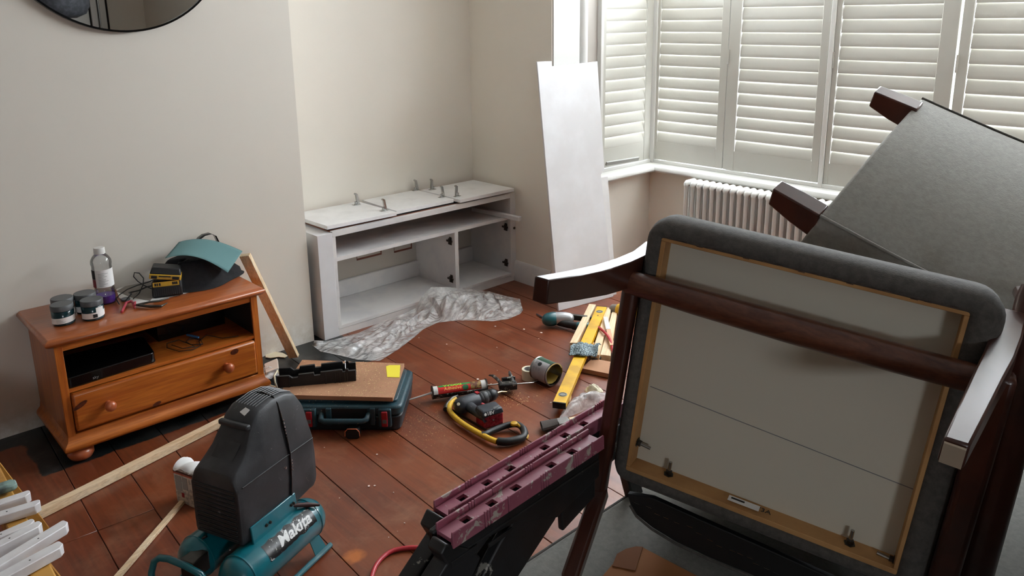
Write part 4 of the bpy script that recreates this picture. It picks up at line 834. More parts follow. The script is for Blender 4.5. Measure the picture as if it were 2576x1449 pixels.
def smooth(pts, n=6):
    out = []; m = len(pts)
    for i in range(m-1):
        p0, p1, p2, p3 = pts[max(i-1, 0)], pts[i], pts[i+1], pts[min(i+2, m-1)]
        for k in range(n): s = k/n; out.append(.5*((2*p1)+(p2-p0)*s+(2*p0-5*p1+4*p2-p3)*s*s+(3*p1-p0-3*p2+p3)*s**3))
    return out+[pts[-1]]
hp = [P3(1492, 817, .037), P3(1512, 828, .06), P3(1532, 850, .06), P3(1541, 880, .045), P3(1542, 910, .02), P3(1545, 950, .008), P3(1532, 985, .008), P3(1500, 1030, .008), P3(1400, 1200, .008), P3(1330, 1330, .008), P3(1280, 1372, .008), P3(1238, 1362, .008)]
B().tube(smooth(hp), .0068, 10).build('hose_run', m_hose, t, ang=60)
hp = [P3(930, 1475, .008), P3(942, 1430, .008), P3(965, 1400, .008), P3(1000, 1382, .008), P3(1060, 1378, .008), P3(1140, 1390, .008), P3(1200, 1398, .008), P3(1250, 1425, .008), P3(1300, 1462, .008)]
B().tube(smooth(hp), .0068, 10).build('hose_run', m_hose, t, ang=60)
hp = [P3(1170, 1390, .008), P3(1215, 1415, .008), P3(1260, 1450, .008), P3(1300, 1490, .008)]
B().tube(smooth(hp), .0068, 10).build('hose_run', m_hose, t, ang=60)

# ------------------------------------------------------------------ level and timber offcuts
zl = .0
l0, l1 = at(1407, 1012, z=.06), at(1514, 771, z=.06); dl = (l1-l0).normalized(); TL_ = FR((l0.x, l0.y, 0), dl); LL = (l1-l0).length
t = thing('spirit_level', 'long yellow box spirit level lying across the floor', 'spirit level', mat=TL_.copy())
B(TL_).box(0, LL, -.027, .027, .034, .060).build('level_body', m_yel2, t, bevel=.0015)
B(TL_).box(-.006, .002, -.028, .028, .033, .061).build('end_cap', m_black, t, bevel=.002); B(TL_).box(LL-.002, LL+.006, -.028, .028, .033, .061).build('end_cap', m_black, t, bevel=.002)
for x in (.07, LL-.08):
    B(TL_).lathe([(0, 0), (.019, 0), (.019, .001), (0, .001)], 24, (x, 0, .0602)).build('vial_window', M('vial_grey', srgb(130, 132, 124), .3), t); B(TL_).lathe([(.012, 0), (.015, .0), (.015, .0015), (.012, .0015), (.012, 0)], 20, (x, 0, .061), caps=False).build('vial_ring', m_grey, t)
B(TL_).box(LL-.14, LL-.132, -.004, .004, .0595, .0604).build('hang_slot', m_black, t)
B(TL_).box(.12, .16, -.02, .02, 0, .034).box(LL*.55, LL*.62, -.03, .03, 0, .034).build('support_offcut', m_pine, t)
def plank(name, pts, z0, z1, mat, label, cat='timber', bev=.001):
    q = [at(u, v_, z=z1) for u, v_ in pts]; b = B(); b.hexa([V((p.x, p.y, z0)) for p in q], [V((p.x, p.y, z1)) for p in q]); return tag(b.build(name, mat, bevel=bev, seg=1), label, cat)
def along(x0, x1, y0, y1, z0, z1, dz=0): return [TL_ @ V(p) for p in ((x0, y0, z0), (x1, y0, z0), (x1, y1, z0), (x0, y1, z0), (x0, y0, z1), (x1, y0, z1), (x1, y1, z1), (x0, y1, z1))]
def tplank(name, pts, z0, z1, mat, label, cat='timber'):
    q = [at(u, v_, z=z1) for u, v_ in pts]; o = q[0]; T = FR((o.x, o.y, 0), q[1]-q[0]); b = B(T); qi = [T.inverted() @ V((p.x, p.y, 0)) for p in q]
    t_ = thing(name, label, cat, mat=T.copy(), group='timber offcuts by the spirit level'); b.hexa([V((p.x, p.y, z0)) for p in qi], [V((p.x, p.y, z1)) for p in qi]); b.build('board', mat, t_, bevel=.0012, seg=1); return t_
tplank('pine_offcut', [(1433, 862), (1482, 764), (1499, 766), (1452, 862)], .002, .055, m_pine, 'pine board just left of the yellow spirit level')
tplank('pine_offcut', [(1487, 890), (1526, 773), (1538, 774), (1508, 893)], .002, .048, m_pine, 'narrow pine board just right of the yellow spirit level')
tplank('pine_offcut', [(1510, 892), (1540, 784), (1552, 786), (1536, 895)], .002, .040, m_pine, 'second pine board right of the yellow spirit level')
tplank('pine_offcut', [(1538, 900), (1554, 795), (1568, 796), (1560, 904)], .002, .036, m_pine, 'rightmost pine board, partly hidden by the chair leg')
b = B(); b.bar(at(1523, 802, z=.058), at(1540, 872, z=.05), .022, .018); o = b.build('pink_offcut', M('pale_red_wood', srgb(206, 160, 128), .7), bevel=.001); tag(o, 'short wooden strip with a white painted end lying across the pine boards', 'timber')
b = B(); b.bar(at(1523, 801, z=.0585), at(1530, 832, z=.055), .0228, .0195); b.build('painted_end', m_white, o)
q = plank('mdf_offcut', [(1462, 926), (1490, 901), (1549, 912), (1570, 940), (1545, 943)], .002, .024, m_mdf, 'brown MDF offcut below the pine boards', 'board')
# drill partly hidden behind the chair leg
t = thing('yellow_drill', 'yellow and grey drill mostly hidden behind the chair leg', 'drill', at(1550, 785, z=0))
p0 = at(1535, 775, z=.045); dx = at(1575, 782, z=.05)-p0
B().lathe([(0, 0), (.012, 0), (.024, .012), (.027, .035), (.027, .045), (0, .046)], 20, p0, dx).build('chuck', M('grey_chuck', srgb(120, 112, 104), .5), t, ang=50); q_ = p0+dx.normalized()*.046
B().lathe([(0, 0), (.03, 0), (.034, .01), (.034, .09), (.026, .12), (0, .125)], 20, q_, dx).build('gearbox', m_yel, t, ang=50); B().bar(q_+dx.normalized()*.07, q_+dx.normalized()*.10+V((.10, -.04, -.02)), .035, .04).build('grip', m_black, t, bevel=.006)
# patterned mesh abrasive / gripper scrap
t = thing('mesh_offcut', 'scrunched dark patterned mesh offcut lying over the spirit level', 'mesh')
m_, nt, p_ = nodes('patterned_mesh'); vo = N(nt, 'ShaderNodeTexVoronoi', Scale=120.0, feature='DISTANCE_TO_EDGE'); nt.links.new(oc(nt), vo.inputs['Vector']); nt.links.new(ramp(nt, vo.outputs['Distance'], [(.05, srgb(170, 190, 196)), (.13, srgb(26, 48, 56))]), p_.inputs['Base Color']); p_.inputs['Roughness'].default_value = .7; bump(nt, p_, vo.outputs['Distance'], .6, .002)
e0, e1, e2, e3 = at(1430, 892, z=.072), at(1500, 898, z=.066), at(1513, 868, z=.072), at(1442, 864, z=.066)
def mesh_(u, v_):
    p = (e0*(1-u)+e1*u)*(1-v_)+(e3*(1-u)+e2*u)*v_
    return p+V((0, 0, .022*math.sin(PI*v_)*(1-.4*math.cos(u*9))+.008*mnoise.noise(V((u*7, v_*5, 1)))))+V((.012*mnoise.noise(V((u*5, v_*3, 4))), .012*mnoise.noise(V((u*5, v_*3, 8))), 0))
t.matrix_basis = Matrix.Translation(V((e0.x, e0.y, .06))); B().grid(mesh_, 40, 20).build('mesh_sheet', m_, t, solid=.002, ang=80)
# low dark block under it
plank('dark_block', [(1482, 890), (1512, 886), (1512, 900), (1490, 903)], .002, .03, m_dsteel, 'small dark block beside the mesh offcut', 'offcut')

# ------------------------------------------------------------------ paint can, tape, caulk gun, drill, saw
ca, cb_ = at(1337, 955, z=0), at(1414, 985, z=0); ax_ = V((cb_.x-ca.x, cb_.y-ca.y, 0)).normalized(); rc = .053
ca = at(1352, 925, z=rc); ca = V((ca.x, ca.y, rc+.001)); cc = at(1398, 945, z=rc); ax_ = V((cc.x-ca.x, cc.y-ca.y, 0)).normalized(); Lc2 = .105
t = thing('paint_can', 'open paint can lying on its side with a grey printed label', 'paint can', mat=FR(ca, ax_))
B().lathe([(0, .001), (rc-.001, 0), (rc+.001, .002), (rc+.001, .005), (rc-.002, .008), (rc-.002, Lc2-.008), (rc+.001, Lc2-.005), (rc+.001, Lc2), (rc-.004, Lc2), (rc-.0045, .003), (0, .003)], 48, ca, ax_, caps=False).build('can_body', m_steel, t, ang=50)
TCn = FR(ca, ax_)
sdv = V((0, 0, 1)).cross(ax_).normalized()
def on_can(x, a, rr_): return ca+ax_*x+(sdv*-math.sin(a)*-1*(-1)+V((0, 0, 0)))*0+V((0, 0, 1))*rr_*math.cos(a)+sdv*rr_*math.sin(a)
cs = -1 if (O-ca).dot(sdv) < 0 else 1
B().grid(lambda u, v_: on_can(.010+(Lc2-.02)*u, cs*(R(15)+v_*R(150)), rc-.0012), 1, 30).build('can_label', M('grey_label', srgb(170, 168, 170), .6, col2=srgb(158, 156, 160), vs=20), t, recalc=True)
B().grid(lambda u, v_: on_can(.009+(Lc2-.018)*u, cs*(R(-30)+v_*R(45)), rc-.0011), 1, 12).build('green_band', M('green_print', srgb(18, 66, 44), .4), t)
b = B()
for k in range(5): b.grid(lambda u, v_: on_can(.018+.020*u, cs*(R(24+k*3.2)+v_*R(2)), rc-.0006), 1, 2)
b.build('printed_text', m_greyink, t)
b = B(); b.grid(lambda u, v_: on_can(.046+.011*math.cos(u*2*PI)*v_, cs*(R(36)+R(11)*math.sin(u*2*PI)*v_), rc-.0005), 20, 1); b.build('round_logo', m_ink, t)
b = B()
for k, x in enumerate((.022, .038, .055)): b.grid(lambda u, v_: on_can(x+.006*math.cos(u*2*PI)*(.6+.4*v_), cs*(R(62)+R(6)*math.sin(u*2*PI)*(.6+.4*v_)), rc-.0005), 10, 1)
b.build('hazard_mark', m_greyink, t)
B().add([ca+ax_*.004]+[on_can(.004, R(k*10), rc-.006) for k in range(36)], [(0, k+1, (k+1) % 36+1) for k in range(36)]).build('can_bottom', M('inside_tin', srgb(190, 160, 130), .4, .4), t)
b = B(); b.add([ca+ax_*(Lc2-.03)+sdv*cs*-.0]+[on_can(Lc2-.012, R(180+s_*60), rc-.007) for s_ in (-1, -.5, 0, .5, 1)]+[on_can(.006, R(180+s_*60), rc-.007) for s_ in (-1, -.5, 0, .5, 1)], [(1+i, 2+i, 7+i, 6+i) for i in range(4)]); b.build('dried_paint', M('yellow_residue', srgb(206, 176, 92), .5), t)
# masking tape
p = at(1322, 948, z=0); rt_ = .033
t = thing('masking_tape_roll', 'roll of cream masking tape standing behind the paint can', 'tape', (p.x, p.y, 0)); o_ = at(1338, 960, z=0)
B().lathe([(rt_-.009, 0), (rt_, 0), (rt_, .048), (rt_-.009, .048), (rt_-.009, 0)], 36, (o_.x+.012, o_.y+.03, .001), caps=False).build('tape_ring', m_cream, t, ang=50); B().lathe([(rt_-.011, .0), (rt_-.009, 0), (rt_-.009, .0485), (rt_-.011, .0485), (rt_-.011, 0)], 36, (o_.x+.012, o_.y+.03, .001), caps=False).build('card_core', M('grey_core', srgb(190, 188, 184), .8), t, ang=50)
# caulking gun with adhesive cartridge
g0 = at(1090, 990, z=.035); g1 = at(1221, 972, z=.035); zg = .04; da = V((g1.x-g0.x, g1.y-g0.y, 0)).normalized(); rg = .0235; TG = FR((g0.x, g0.y, zg), da); LG = (g1-g0).length
t = thing('caulking_gun', 'dirty metal caulking gun loaded with a red and green adhesive cartridge', 'caulking gun', mat=Matrix.Translation(V((g0.x, g0.y, 0))))
B(TG).lathe([(0, 0), (rg, 0), (rg, LG), (0, LG)], 36, (0, 0, 0), (1, 0, 0)).build('cartridge', M('cartridge_red', srgb(196, 30, 24), .35), t, ang=50)
fs_ = 1 if (TG.inverted() @ O).y > 0 else -1
def on_g(x, a, rr_=rg+.0004): return TG @ V((x, fs_*rr_*math.sin(a), rr_*math.cos(a)))
ct = D.objects[[o.name for o in D.objects if o.parent == t][0]]
B().grid(lambda u, v_: on_g(.022+(LG-.06)*u, R(-75)+R(92)*v_), 1, 16).build('green_band', M('bright_green', srgb(20, 130, 60), .35), ct)
B().grid(lambda u, v_: on_g(LG*.70+(LG*.22)*u, R(-30)+R(110)*v_, rg+.0007), 1, 16).build('picture_print', M('tan_print', srgb(150, 120, 66), .5, col2=srgb(96, 50, 30), vs=60, lo=.48, hi=.52), ct)
B().grid(lambda u, v_: on_g(LG*.60+.013*math.cos(u*2*PI)*v_, R(52)+R(30)*math.sin(u*2*PI)*v_, rg+.0009), 20, 3).build('round_seal', M('dark_green_seal', srgb(22, 90, 50), .4), ct)
for x0, x1 in ((-.001, .018), (LG-.022, LG+.001)): B(TG).lathe([(0, 0), (rg+.0015, 0), (rg+.0015, x1-x0), (0, x1-x0)], 36, (x0, 0, 0), (1, 0, 0)).build('white_collar', m_white, ct, ang=50)
def gtext(s, size, x, a, col, sx): 
    n_ = on_g(x, a)-on_g(x, a, 0); TT_ = FR(on_g(x, a, rg+.0008), da, n_)
    if fs_ < 0: pass
    return text(s, size, TT_, col, ct, bend=rg+.0008, sx=sx)
gtext('Wood', .026, LG*.36, R(2), M('lime_letters', srgb(196, 222, 50), .4), 1.2); gtext('Adhesive', .019, LG*.36, R(46), M('orange_letters', srgb(255, 196, 110), .4), 1.1)
B(TG).lathe([(.006, 0), (.0045, .02), (.003, .09), (.002, .12)], 14, (-.001, 0, 0), (-1, 0, -.18)).build('nozzle', m_white, t, ang=60)
B().grid(lambda u, v_: TG @ V((-.006+(LG+.01)*u, fs_*(rg+.004)*math.sin(R(88)+R(170)*v_), (rg+.004)*math.cos(R(88)+R(170)*v_))), 1, 14).build('cradle', M('dirty_metal', srgb(44, 42, 40), .5, .6, spots=(60, srgb(150, 146, 138), .56)), t, solid=.0015, ang=60)
m_dm = D.materials['dirty_metal']
B(TG).lathe([(0, 0), (rg+.006, 0), (rg+.006, .004), (0, .004)], 28, (-.006, 0, 0), (1, 0, 0)).build('front_plate', m_dm, t); B(TG).lathe([(0, 0), (rg+.006, 0), (rg+.006, .005), (0, .005)], 28, (LG+.001, 0, 0), (1, 0, 0)).build('rear_plate', m_dm, t)
hb = at(1275, 962, z=.03); B().tube([TG @ V((LG, 0, 0)), TG @ V((LG+.08, 0, -.004)), at(1300, 966, z=.03), at(1340, 963, z=.03), at(1352, 958, z=.025), at(1352, 950, z=.02)], .0036, 8).build('push_rod', m_steel, t, ang=60)
b = B(); b.bar(at(1255, 972, z=.035), at(1300, 968, z=.035), .04, .03); b.build('gun_body', m_dm, t, bevel=.005); b = B(); b.bar(at(1262, 962, z=.04), at(1296, 958, z=.04), .012, .045); b.build('ratchet', m_dm, t, bevel=.003)
B().tube([at(1262, 966, z=.035), at(1252, 955, z=.04), at(1240, 945, z=.035), at(1232, 944, z=.02)], [.010, .009, .009, .006], 8, sq=.6).build('trigger', m_dm, t, ang=60); B().tube([at(1292, 966, z=.04), at(1288, 955, z=.055), at(1283, 940, z=.06), at(1282, 934, z=.06)], [.013, .011, .009, .004], 8, sq=.6).build('grip', m_dm, t, ang=60)
# cordless drill with red battery
t = thing('cordless_drill', 'dusty blue black cordless drill with a red battery lying on its side', 'drill', at(1200, 1040, z=0)); zd = .035
m_db = M('dusty_navy_plastic', srgb(28, 34, 42), .45, col2=srgb(52, 58, 66), vs=12, spots=(50, srgb(110, 108, 106), .64))
D0, D1_ = at(1146, 1025, z=.04), at(1218, 1000, z=.04); dd = (D1_-D0).normalized()
B().lathe([(0, 0), (.022, .003), (.031, .014), (.034, .03), (.034, .095), (.031, .11), (0, .112)], 28, D0, dd).build('motor_body', m_db, t, ang=50, bevel=.001)
B().lathe([(.028, 0), (.031, .004), (.031, .012), (.027, .015), (.029, .02), (.029, .036), (.026, .04)], 28, D0+dd*.112, dd).build('torque_collar', m_blackd, t, ang=40)
B().lathe([(.027, 0), (.0275, .012), (.024, .016), (.0265, .02), (.025, .042), (.016, .055), (.006, .058)], 28, D0+dd*.15, dd).build('chuck', m_black, t, ang=40)
B().tube([D0+dd*.20, D0+dd*.232, D0+dd*.262+V((0, 0, -.01))], [.0045, .003, .0015], 6).build('driver_bit', M('brass_bit', srgb(190, 176, 130), .3, .9), t)
for a_ in (.2, .9, 1.6):
    B().box(0, 0, 0, 0, 0, 0) if False else None
H0 = D0+dd*.05; H1 = at(1228, 1052, z=.045)
B().tube([H0+V((0, 0, .0)), (H0*.5+H1*.5)+V((0, 0, -.004)), H1], [.026, .021, .026], 14, sq=.8).build('grip', m_db, t, ang=60); B().lathe([(0, 0), (.007, 0), (.006, .004), (0, .004)], 12, D0+dd*.012+V((-.012, -.018, .022)), (-.5, -.5, .6)).build('cream_button', m_cream, t)
B().bar(D0+dd*.10+V((0, 0, .034)), D0+dd*.115+V((0, 0, .034)), .02, .004).build('red_switch', m_red, t); b = B(); b.bar(at(1210, 1018, z=.05), at(1222, 1024, z=.045), .012, .02); b.build('red_trigger', m_red, t, bevel=.003)
b0, b1 = at(1211, 1062, z=.02), at(1278, 1043, z=.02); TBt = FR(at(1215, 1082, z=.0), V((b1.x-b0.x, b1.y-b0.y, 0))); Lb = .094
TBt = FR((TBt.translation.x, TBt.translation.y, .001), TBt.col[0].to_3d())
rr(B(TBt), 0, Lb, 0, .066, .0, .052).build('battery', m_red, t, bevel=.006); bt = [o for o in D.objects if o.parent == t][-1]
rr(B(TBt), -.004, Lb+.002, -.004, .07, .052, .076, .006, .006).build('battery_foot', m_db, t, bevel=.006)
b = B(TBt)
for r_ in range(5):
    for c_ in range(4):
        x0 = .008+c_*.021+(.008 if r_ % 2 else 0)
        if x0+.017 < Lb-.002: b.box(x0, x0+.017, -.0018, .001, .006+r_*.009, .0125+r_*.009)
b.build('brick_grip', M('deep_red_rubber', srgb(120, 14, 28), .5), bt)
B(TBt).lathe([(0, 0), (.004, 0), (.003, .002), (0, .002)], 12, (Lb*.5, -.0018, .030), (0, -1, 0)).build('screw', m_steel, bt)
T = TBt @ Matrix.Translation(V((Lb*.36, -.0035, .0655))) @ Matrix.Rotation(R(68), 4, 'X'); text('18V', .019, T, m_paper, t, sx=1.1)
B(TBt).lathe([(0, 0), (.006, 0), (.005, .002), (0, .002)], 14, (.012, -.001, .064), (0, -1, .35)).build('white_dot', m_paper, t); B(TBt).hexa([(Lb*.55, .0, .0768), (Lb*.9, .01, .0768), (Lb*.9, .022, .0768), (Lb*.6, .016, .0768)], [(Lb*.55, .0, .0775), (Lb*.9, .01, .0775), (Lb*.9, .022, .0775), (Lb*.6, .016, .0775)]).build('grey_flash', m_grey, t)
# yellow hacksaw
t = thing('hacksaw', 'yellow framed hacksaw with a black grip lying on the floor below the drill', 'saw', at(1220, 1080, z=0))
sp = [P3(1146, 1002, .02), P3(1135, 1012, .02), P3(1130, 1028, .02), P3(1140, 1045, .02), P3(1165, 1066, .02), P3(1200, 1087, .02), P3(1230, 1103, .02), P3(1250, 1111, .02)]
B().tube(smooth(sp), [.009]*7+[.0115]*36, 10, sq=.9).build('frame', m_yel, t, ang=60)
B().tube([P3(1150, 996, .02), P3(1136, 1003, .022), P3(1122, 1020, .02), P3(1121, 1030, .018)], [.009, .010, .009, .011], 10).build('front_clamp', m_dsteel, t, ang=60)
hg = smooth([P3(1252, 1110, .02), P3(1278, 1111, .02), P3(1310, 1103, .02), P3(1320, 1092, .022), P3(1314, 1076, .024), P3(1298, 1067, .024), P3(1272, 1071, .022), P3(1240, 1083, .02), P3(1222, 1092, .02), P3(1212, 1094, .02)])
B().tube(hg, [.0155]*12+[.0145]*12+[.0125]*31, 12, sq=1.).build('grip', m_black, t, ang=60)
B().tube(smooth([P3(1300, 1066, .03), P3(1316, 1080, .026), P3(1326, 1096, .02), P3(1324, 1104, .015)]), .0065, 10).build('yellow_rim', m_yel, t, ang=60); B().lathe([(0, 0), (.014, 0), (.014, .008), (.011, .010), (0, .010)], 24, P3(1293, 1068, .03)).build('tension_knob', m_yel, t, ang=50)
B().bar(P3(1128, 1026, .012), P3(1232, 1088, .012), .001, .012).build('blade', m_dsteel, t)
# brush and rag near the sawhorse
t = thing('dust_brush', 'worn grey bristled paint brush behind the purple sawhorse', 'brush', at(1385, 1068, z=0))
a, c = at(1362, 1072, z=.02), at(1402, 1064, z=.024); T = FR(a, c-a)
b = B(); b.grid(lambda u, v_: a*(1-u)+c*u+V((math.cos(v_*2*PI)*.004, 0, 0))+(T.col[1].to_3d())*math.cos(v_*2*PI)*(.03-.006*u+.004*mnoise.noise(V((v_*20, 1, 1))))+V((0, 0, math.sin(v_*2*PI)*(.012+.004*u))), 8, 40); b.build('bristles', M('grey_bristles', srgb(70, 62, 58), .9, bs=300, bst=1.), t, ang=80)
B().bar(c, c+(c-a).normalized()*.05, .05, .016).build('ferrule', m_steel, t, bevel=.003); B().bar(c+(c-a).normalized()*.05, c+(c-a).normalized()*.18, .03, .014, w2=.02).build('brush_handle', m_pine, t, bevel=.004)
def ragf(u, v_):
    q = [at(1405, 1062, z=.0), at(1520, 1015, z=.0), at(1535, 985, z=.02), at(1425, 1025, z=.0)]
    p = (q[0]*(1-u)+q[1]*u)*(1-v_)+(q[3]*(1-u)+q[2]*u)*v_; e = math.sin(PI*v_)*math.sin(PI*(.1+.9*u))
    return p+V((0, 0, .004+.05*e+.03*abs(mnoise.noise(V((u*5, v_*4, 2))))*e))
tag(B().grid(ragf, 40, 24).build('plastic_bag', m_film, ang=180), 'crumpled translucent bag behind the far end of the purple sawhorse', 'bag')
b = B(); b.grid(lambda u, v_: at(1485, 1000, z=.0)+V((-.0+.05*u+.01*math.sin(v_*7), -.03+.07*v_, .02+.03*math.sin(u*PI)*math.sin(v_*PI)+.012*mnoise.noise(V((u*5, v_*5, 7))))), 14, 14)
tag(b.build('cream_rag', m_cream, ang=80, solid=.002), 'small cream rag lying on top of the translucent bag', 'rag')
# pale chips on the floor
chips = [(1246, 822, 7), (1318, 829, 9), (1362, 838, 8), (1054, 851, 5), (1124, 867, 6), (1250, 875, 5), (1130, 883, 3), (1251, 933, 3), (1203, 955, 9), (1235, 967, 5), (1386, 1014, 7), (948, 1144, 5), (928, 1224, 6), (943, 1223, 5), (1330, 1000, 4), (990, 1240, 3), (1355, 853, 4), (816, 1127, 3), (854, 1254, 3), (1018, 1317, 3), (978, 1353, 3), (1000, 1338, 2)]
CL = ['round pinkish chip on the floor below the right end of the plastic sheet', 'long thin pale splinter between the plastic sheet and the nail gun', 'square pale offcut just below the nail gun', 'white chip at the lower edge of the plastic sheet',
      'white chip on the boards right of the middle of the plastic sheet', 'pale chip in the middle of the floor between plastic sheet and paint can', 'tiny chip a little below the white chip by the plastic sheet', 'tiny pale chip on the boards left of the masking tape roll', 'folded pale chip just behind the adhesive cartridge', 'small white chip between the cartridge and the caulking gun trigger',
      'pale splinter touching the near end of the yellow level', 'white drop shaped chip on the floor below the red case latch', 'left one of the two white chips lying side by side, mid floor', 'right one of the two white chips lying side by side, mid floor', 'small chip on the boards between the drill and the yellow level', 'tiny chip right of the pair of white chips',
      'tiny splinter below the square pale offcut', 'tiny white chip right beside the compressor housing, below the tool case', 'tiny chip just right of the compressor tank, in line with the pair of chips', 'tiny white chip farthest up of three near the sawhorse leg', 'tiny white chip lowest of three near the sawhorse leg', 'tiniest white chip between the other two near the sawhorse leg']
for i, (u, v_, s_) in enumerate(chips):
    p = at(u, v_, z=.0); r_ = s_/2/800*1.05; n_ = 6; b = B(); pts = [p+V((r_*math.cos(k*2*PI/n_+i)*rnd.uniform(.6, 1.4), r_*math.sin(k*2*PI/n_+i)*rnd.uniform(.6, 1.3)*1.3, .0015)) for k in range(n_)]
    b.hexa(pts, [q_+V((0, 0, .0015)) for q_ in pts]); tag(b.build('paint_chip', D.materials['pale_chip'] if 'pale_chip' in D.materials else M('pale_chip', srgb(232, 214, 204), .8)), CL[i], 'chip', 'pale chips on the floor')
# cable just behind the chair foot
t = thing('floor_cable', 'short grey cable on the floor under the chair leg, beside the white board', 'cord', at(1390, 800, z=0)); B().tube(smooth([at(u, v_, z=.005) for u, v_ in ((1350, 790), (1370, 800), (1392, 803), (1400, 796), (1380, 790))]), .004, 8).build('wire', M('slate_cord', srgb(60, 58, 70), .6), t, ang=60)
# things on the window sill
p = at(1629, 402, z=ZS); t = thing('glass_dome', 'small clear glass jar upside down on the corner of the window sill', 'glass jar', (p.x, p.y, ZS))
B().lathe([(.03, .002), (.031, .045), (.027, .058), (.015, .066), (0, .067)], 24, (p.x, p.y, ZS), caps=False).build('glass', clear('jar_glass', (.94, .95, .95)), t, ang=70); B().lathe([(0, 0), (.034, 0), (.034, .004), (0, .004)], 24, (p.x, p.y, ZS)).build('base', m_white, t)
b = B(); b.bar(at(1525, 412, y=3.07), at(1606, 399, y=3.06), .012, .024, (0, -.35, .94)); tag(b.build('grey_strip', M('grey_strip', srgb(150, 150, 146), .7), bevel=.001), 'grey strip of wood propped on the window sill beside the glass jar', 'timber')
b = B(); b.bar(at(1520, 428, z=ZS+.007), at(1590, 412, z=ZS+.007), .02, .012); tag(b.build('sill_offcut', m_pine, bevel=.001), 'bare wooden offcut lying on the sill below the grey strip', 'timber')
# ------------------------------------------------------------------ purple topped folding sawhorse
ZH = .66; ha = at(1088, 1258, z=ZH); hb_ = at(1526, 999, z=ZH); TS = FR(ha, hb_-ha); TS = TS @ Matrix(((1, 0, 0, 0), (0, -1, 0, 0), (0, 0, 1, 0), (0, 0, 0, 1)))   # x along, y towards the camera side
m_pur = M('plum_plastic', srgb(150, 78, 98), .5, col2=srgb(160, 96, 112), vs=9, bs=120, bst=.15, spots=(26, srgb(186, 178, 168), .57)); m_sbk = M('paint_spattered_black', srgb(24, 24, 25), .45, col2=srgb(40, 41, 43), vs=7, bs=200, bst=.2, spots=(11, srgb(168, 166, 156), .64))
t = thing('folding_sawhorse', 'paint splashed folding sawhorse with a plum coloured notched top and black legs', 'sawhorse', mat=Matrix.Translation(V((ha.x+.2, ha.y, 0))))
def rail(y0, x0, x1, name):
    w_ = .052; r_ = B(TS); hx = []
    x = x0+.06
    while x < x1-.03: hx.append(x); x += .072 if len(hx) % 3 else .115
    xs = x0
    for q in hx+[None]:
        xe = (q-.011) if q else x1
        r_.box(xs, xe, y0+.008, y0+w_-.008, -.022, -.014)
        if q: r_.box(q-.011, q+.011, y0+.008, y0+.015, -.022, -.014).box(q-.011, q+.011, y0+w_-.015, y0+w_-.008, -.022, -.014)
        xs = (q+.011) if q else x1
    o = r_.build(name, m_pur, t)
    for yy, s_ in ((y0, 1), (y0+w_-.008, -1)):
        x = x0; k = 0
        while x < x1-.005:
            ln = (.085, .006, .006, .05, .10, .006, .006, .006)[k % 8]; e = min(x+ln, x1); k += 1
            B(TS).hexa([(x, yy, -.034), (e, yy, -.034), (e, yy+.008, -.034), (x, yy+.008, -.034)], [(x, yy+.0015, -.0), (e, yy+.0015, 0), (e, yy+.0065, 0), (x, yy+.0065, 0)]).build('rail_lip', m_pur, o, bevel=.0012, seg=1); x = e+.0018
    B(TS).box(x0+.01, x1-.01, y0+.009, y0+w_-.009, -.058, -.026).build('rail_core', m_sbk, o)
    return o
rail(0, 0, .60, 'rear_rail'); rail(.057, -.045, .432, 'front_rail')
def plate(pts, y0, y1, name, mat=m_sbk, bev=.004):
    b = B(TS); b.hexa([(x, y0, z-ZH) for x, z in pts], [(x, y1, z-ZH) for x, z in pts]); return b.build(name, mat, t, bevel=bev)
for y0, y1, dx in ((.066, .106, 0), (.004, .046, .035)):
    plate([(-.06+dx, .60), (-.075+dx, .63), (-.055+dx, .655) if dx else (-.06, .645), (.0+dx, .60), (.03+dx, .565), (-.02+dx, .50), (-.30+dx, .0), (-.37+dx, 0), (-.135+dx, .545)], y0, y1, 'leg')
    plate([(-.05+dx, .60), (.425 if not dx else .60, .60), (.425 if not dx else .60, .555), (.27+dx, .525), (.13+dx, .585), (.06+dx, .592), (.02+dx, .57)], y0+.004, y1-.004, 'beam')
    plate([(.15+dx, .60), (.29+dx, .58), (.27+dx, .52), (.12+dx, .43), (-.16+dx, .0), (-.22+dx, 0), (.02+dx, .49), (.09+dx, .555)], y0+.008, y1-.008, 'brace')
    plate([(.29+dx, .596), (.42 if not dx else .6, .596), (.42 if not dx else .6, .50), (.30+dx, .47)], y0+.012, y1-.012, 'side_panel')
plate([(.58, .60), (.62, .60), (.86, 0), (.80, 0)], .0, .03, 'leg')
for x0, x1, z0, z1 in ((-.05, .02, .585, .60), (.05, .12, .575, .585)): B(TS).box(x0, x1, .104, .108, z0-ZH, z1-ZH).build('moulded_rib', m_sbk, t, bevel=.001)
B(TS).hexa([(-.05, .045, -.06), (-.02, .045, -.06), (-.02, .065, -.06), (-.05, .065, -.06)], [(-.055, .048, -.015), (-.025, .048, -.01), (-.025, .062, -.01), (-.055, .062, -.015)]).build('hinge_block', m_black, t, bevel=.004)

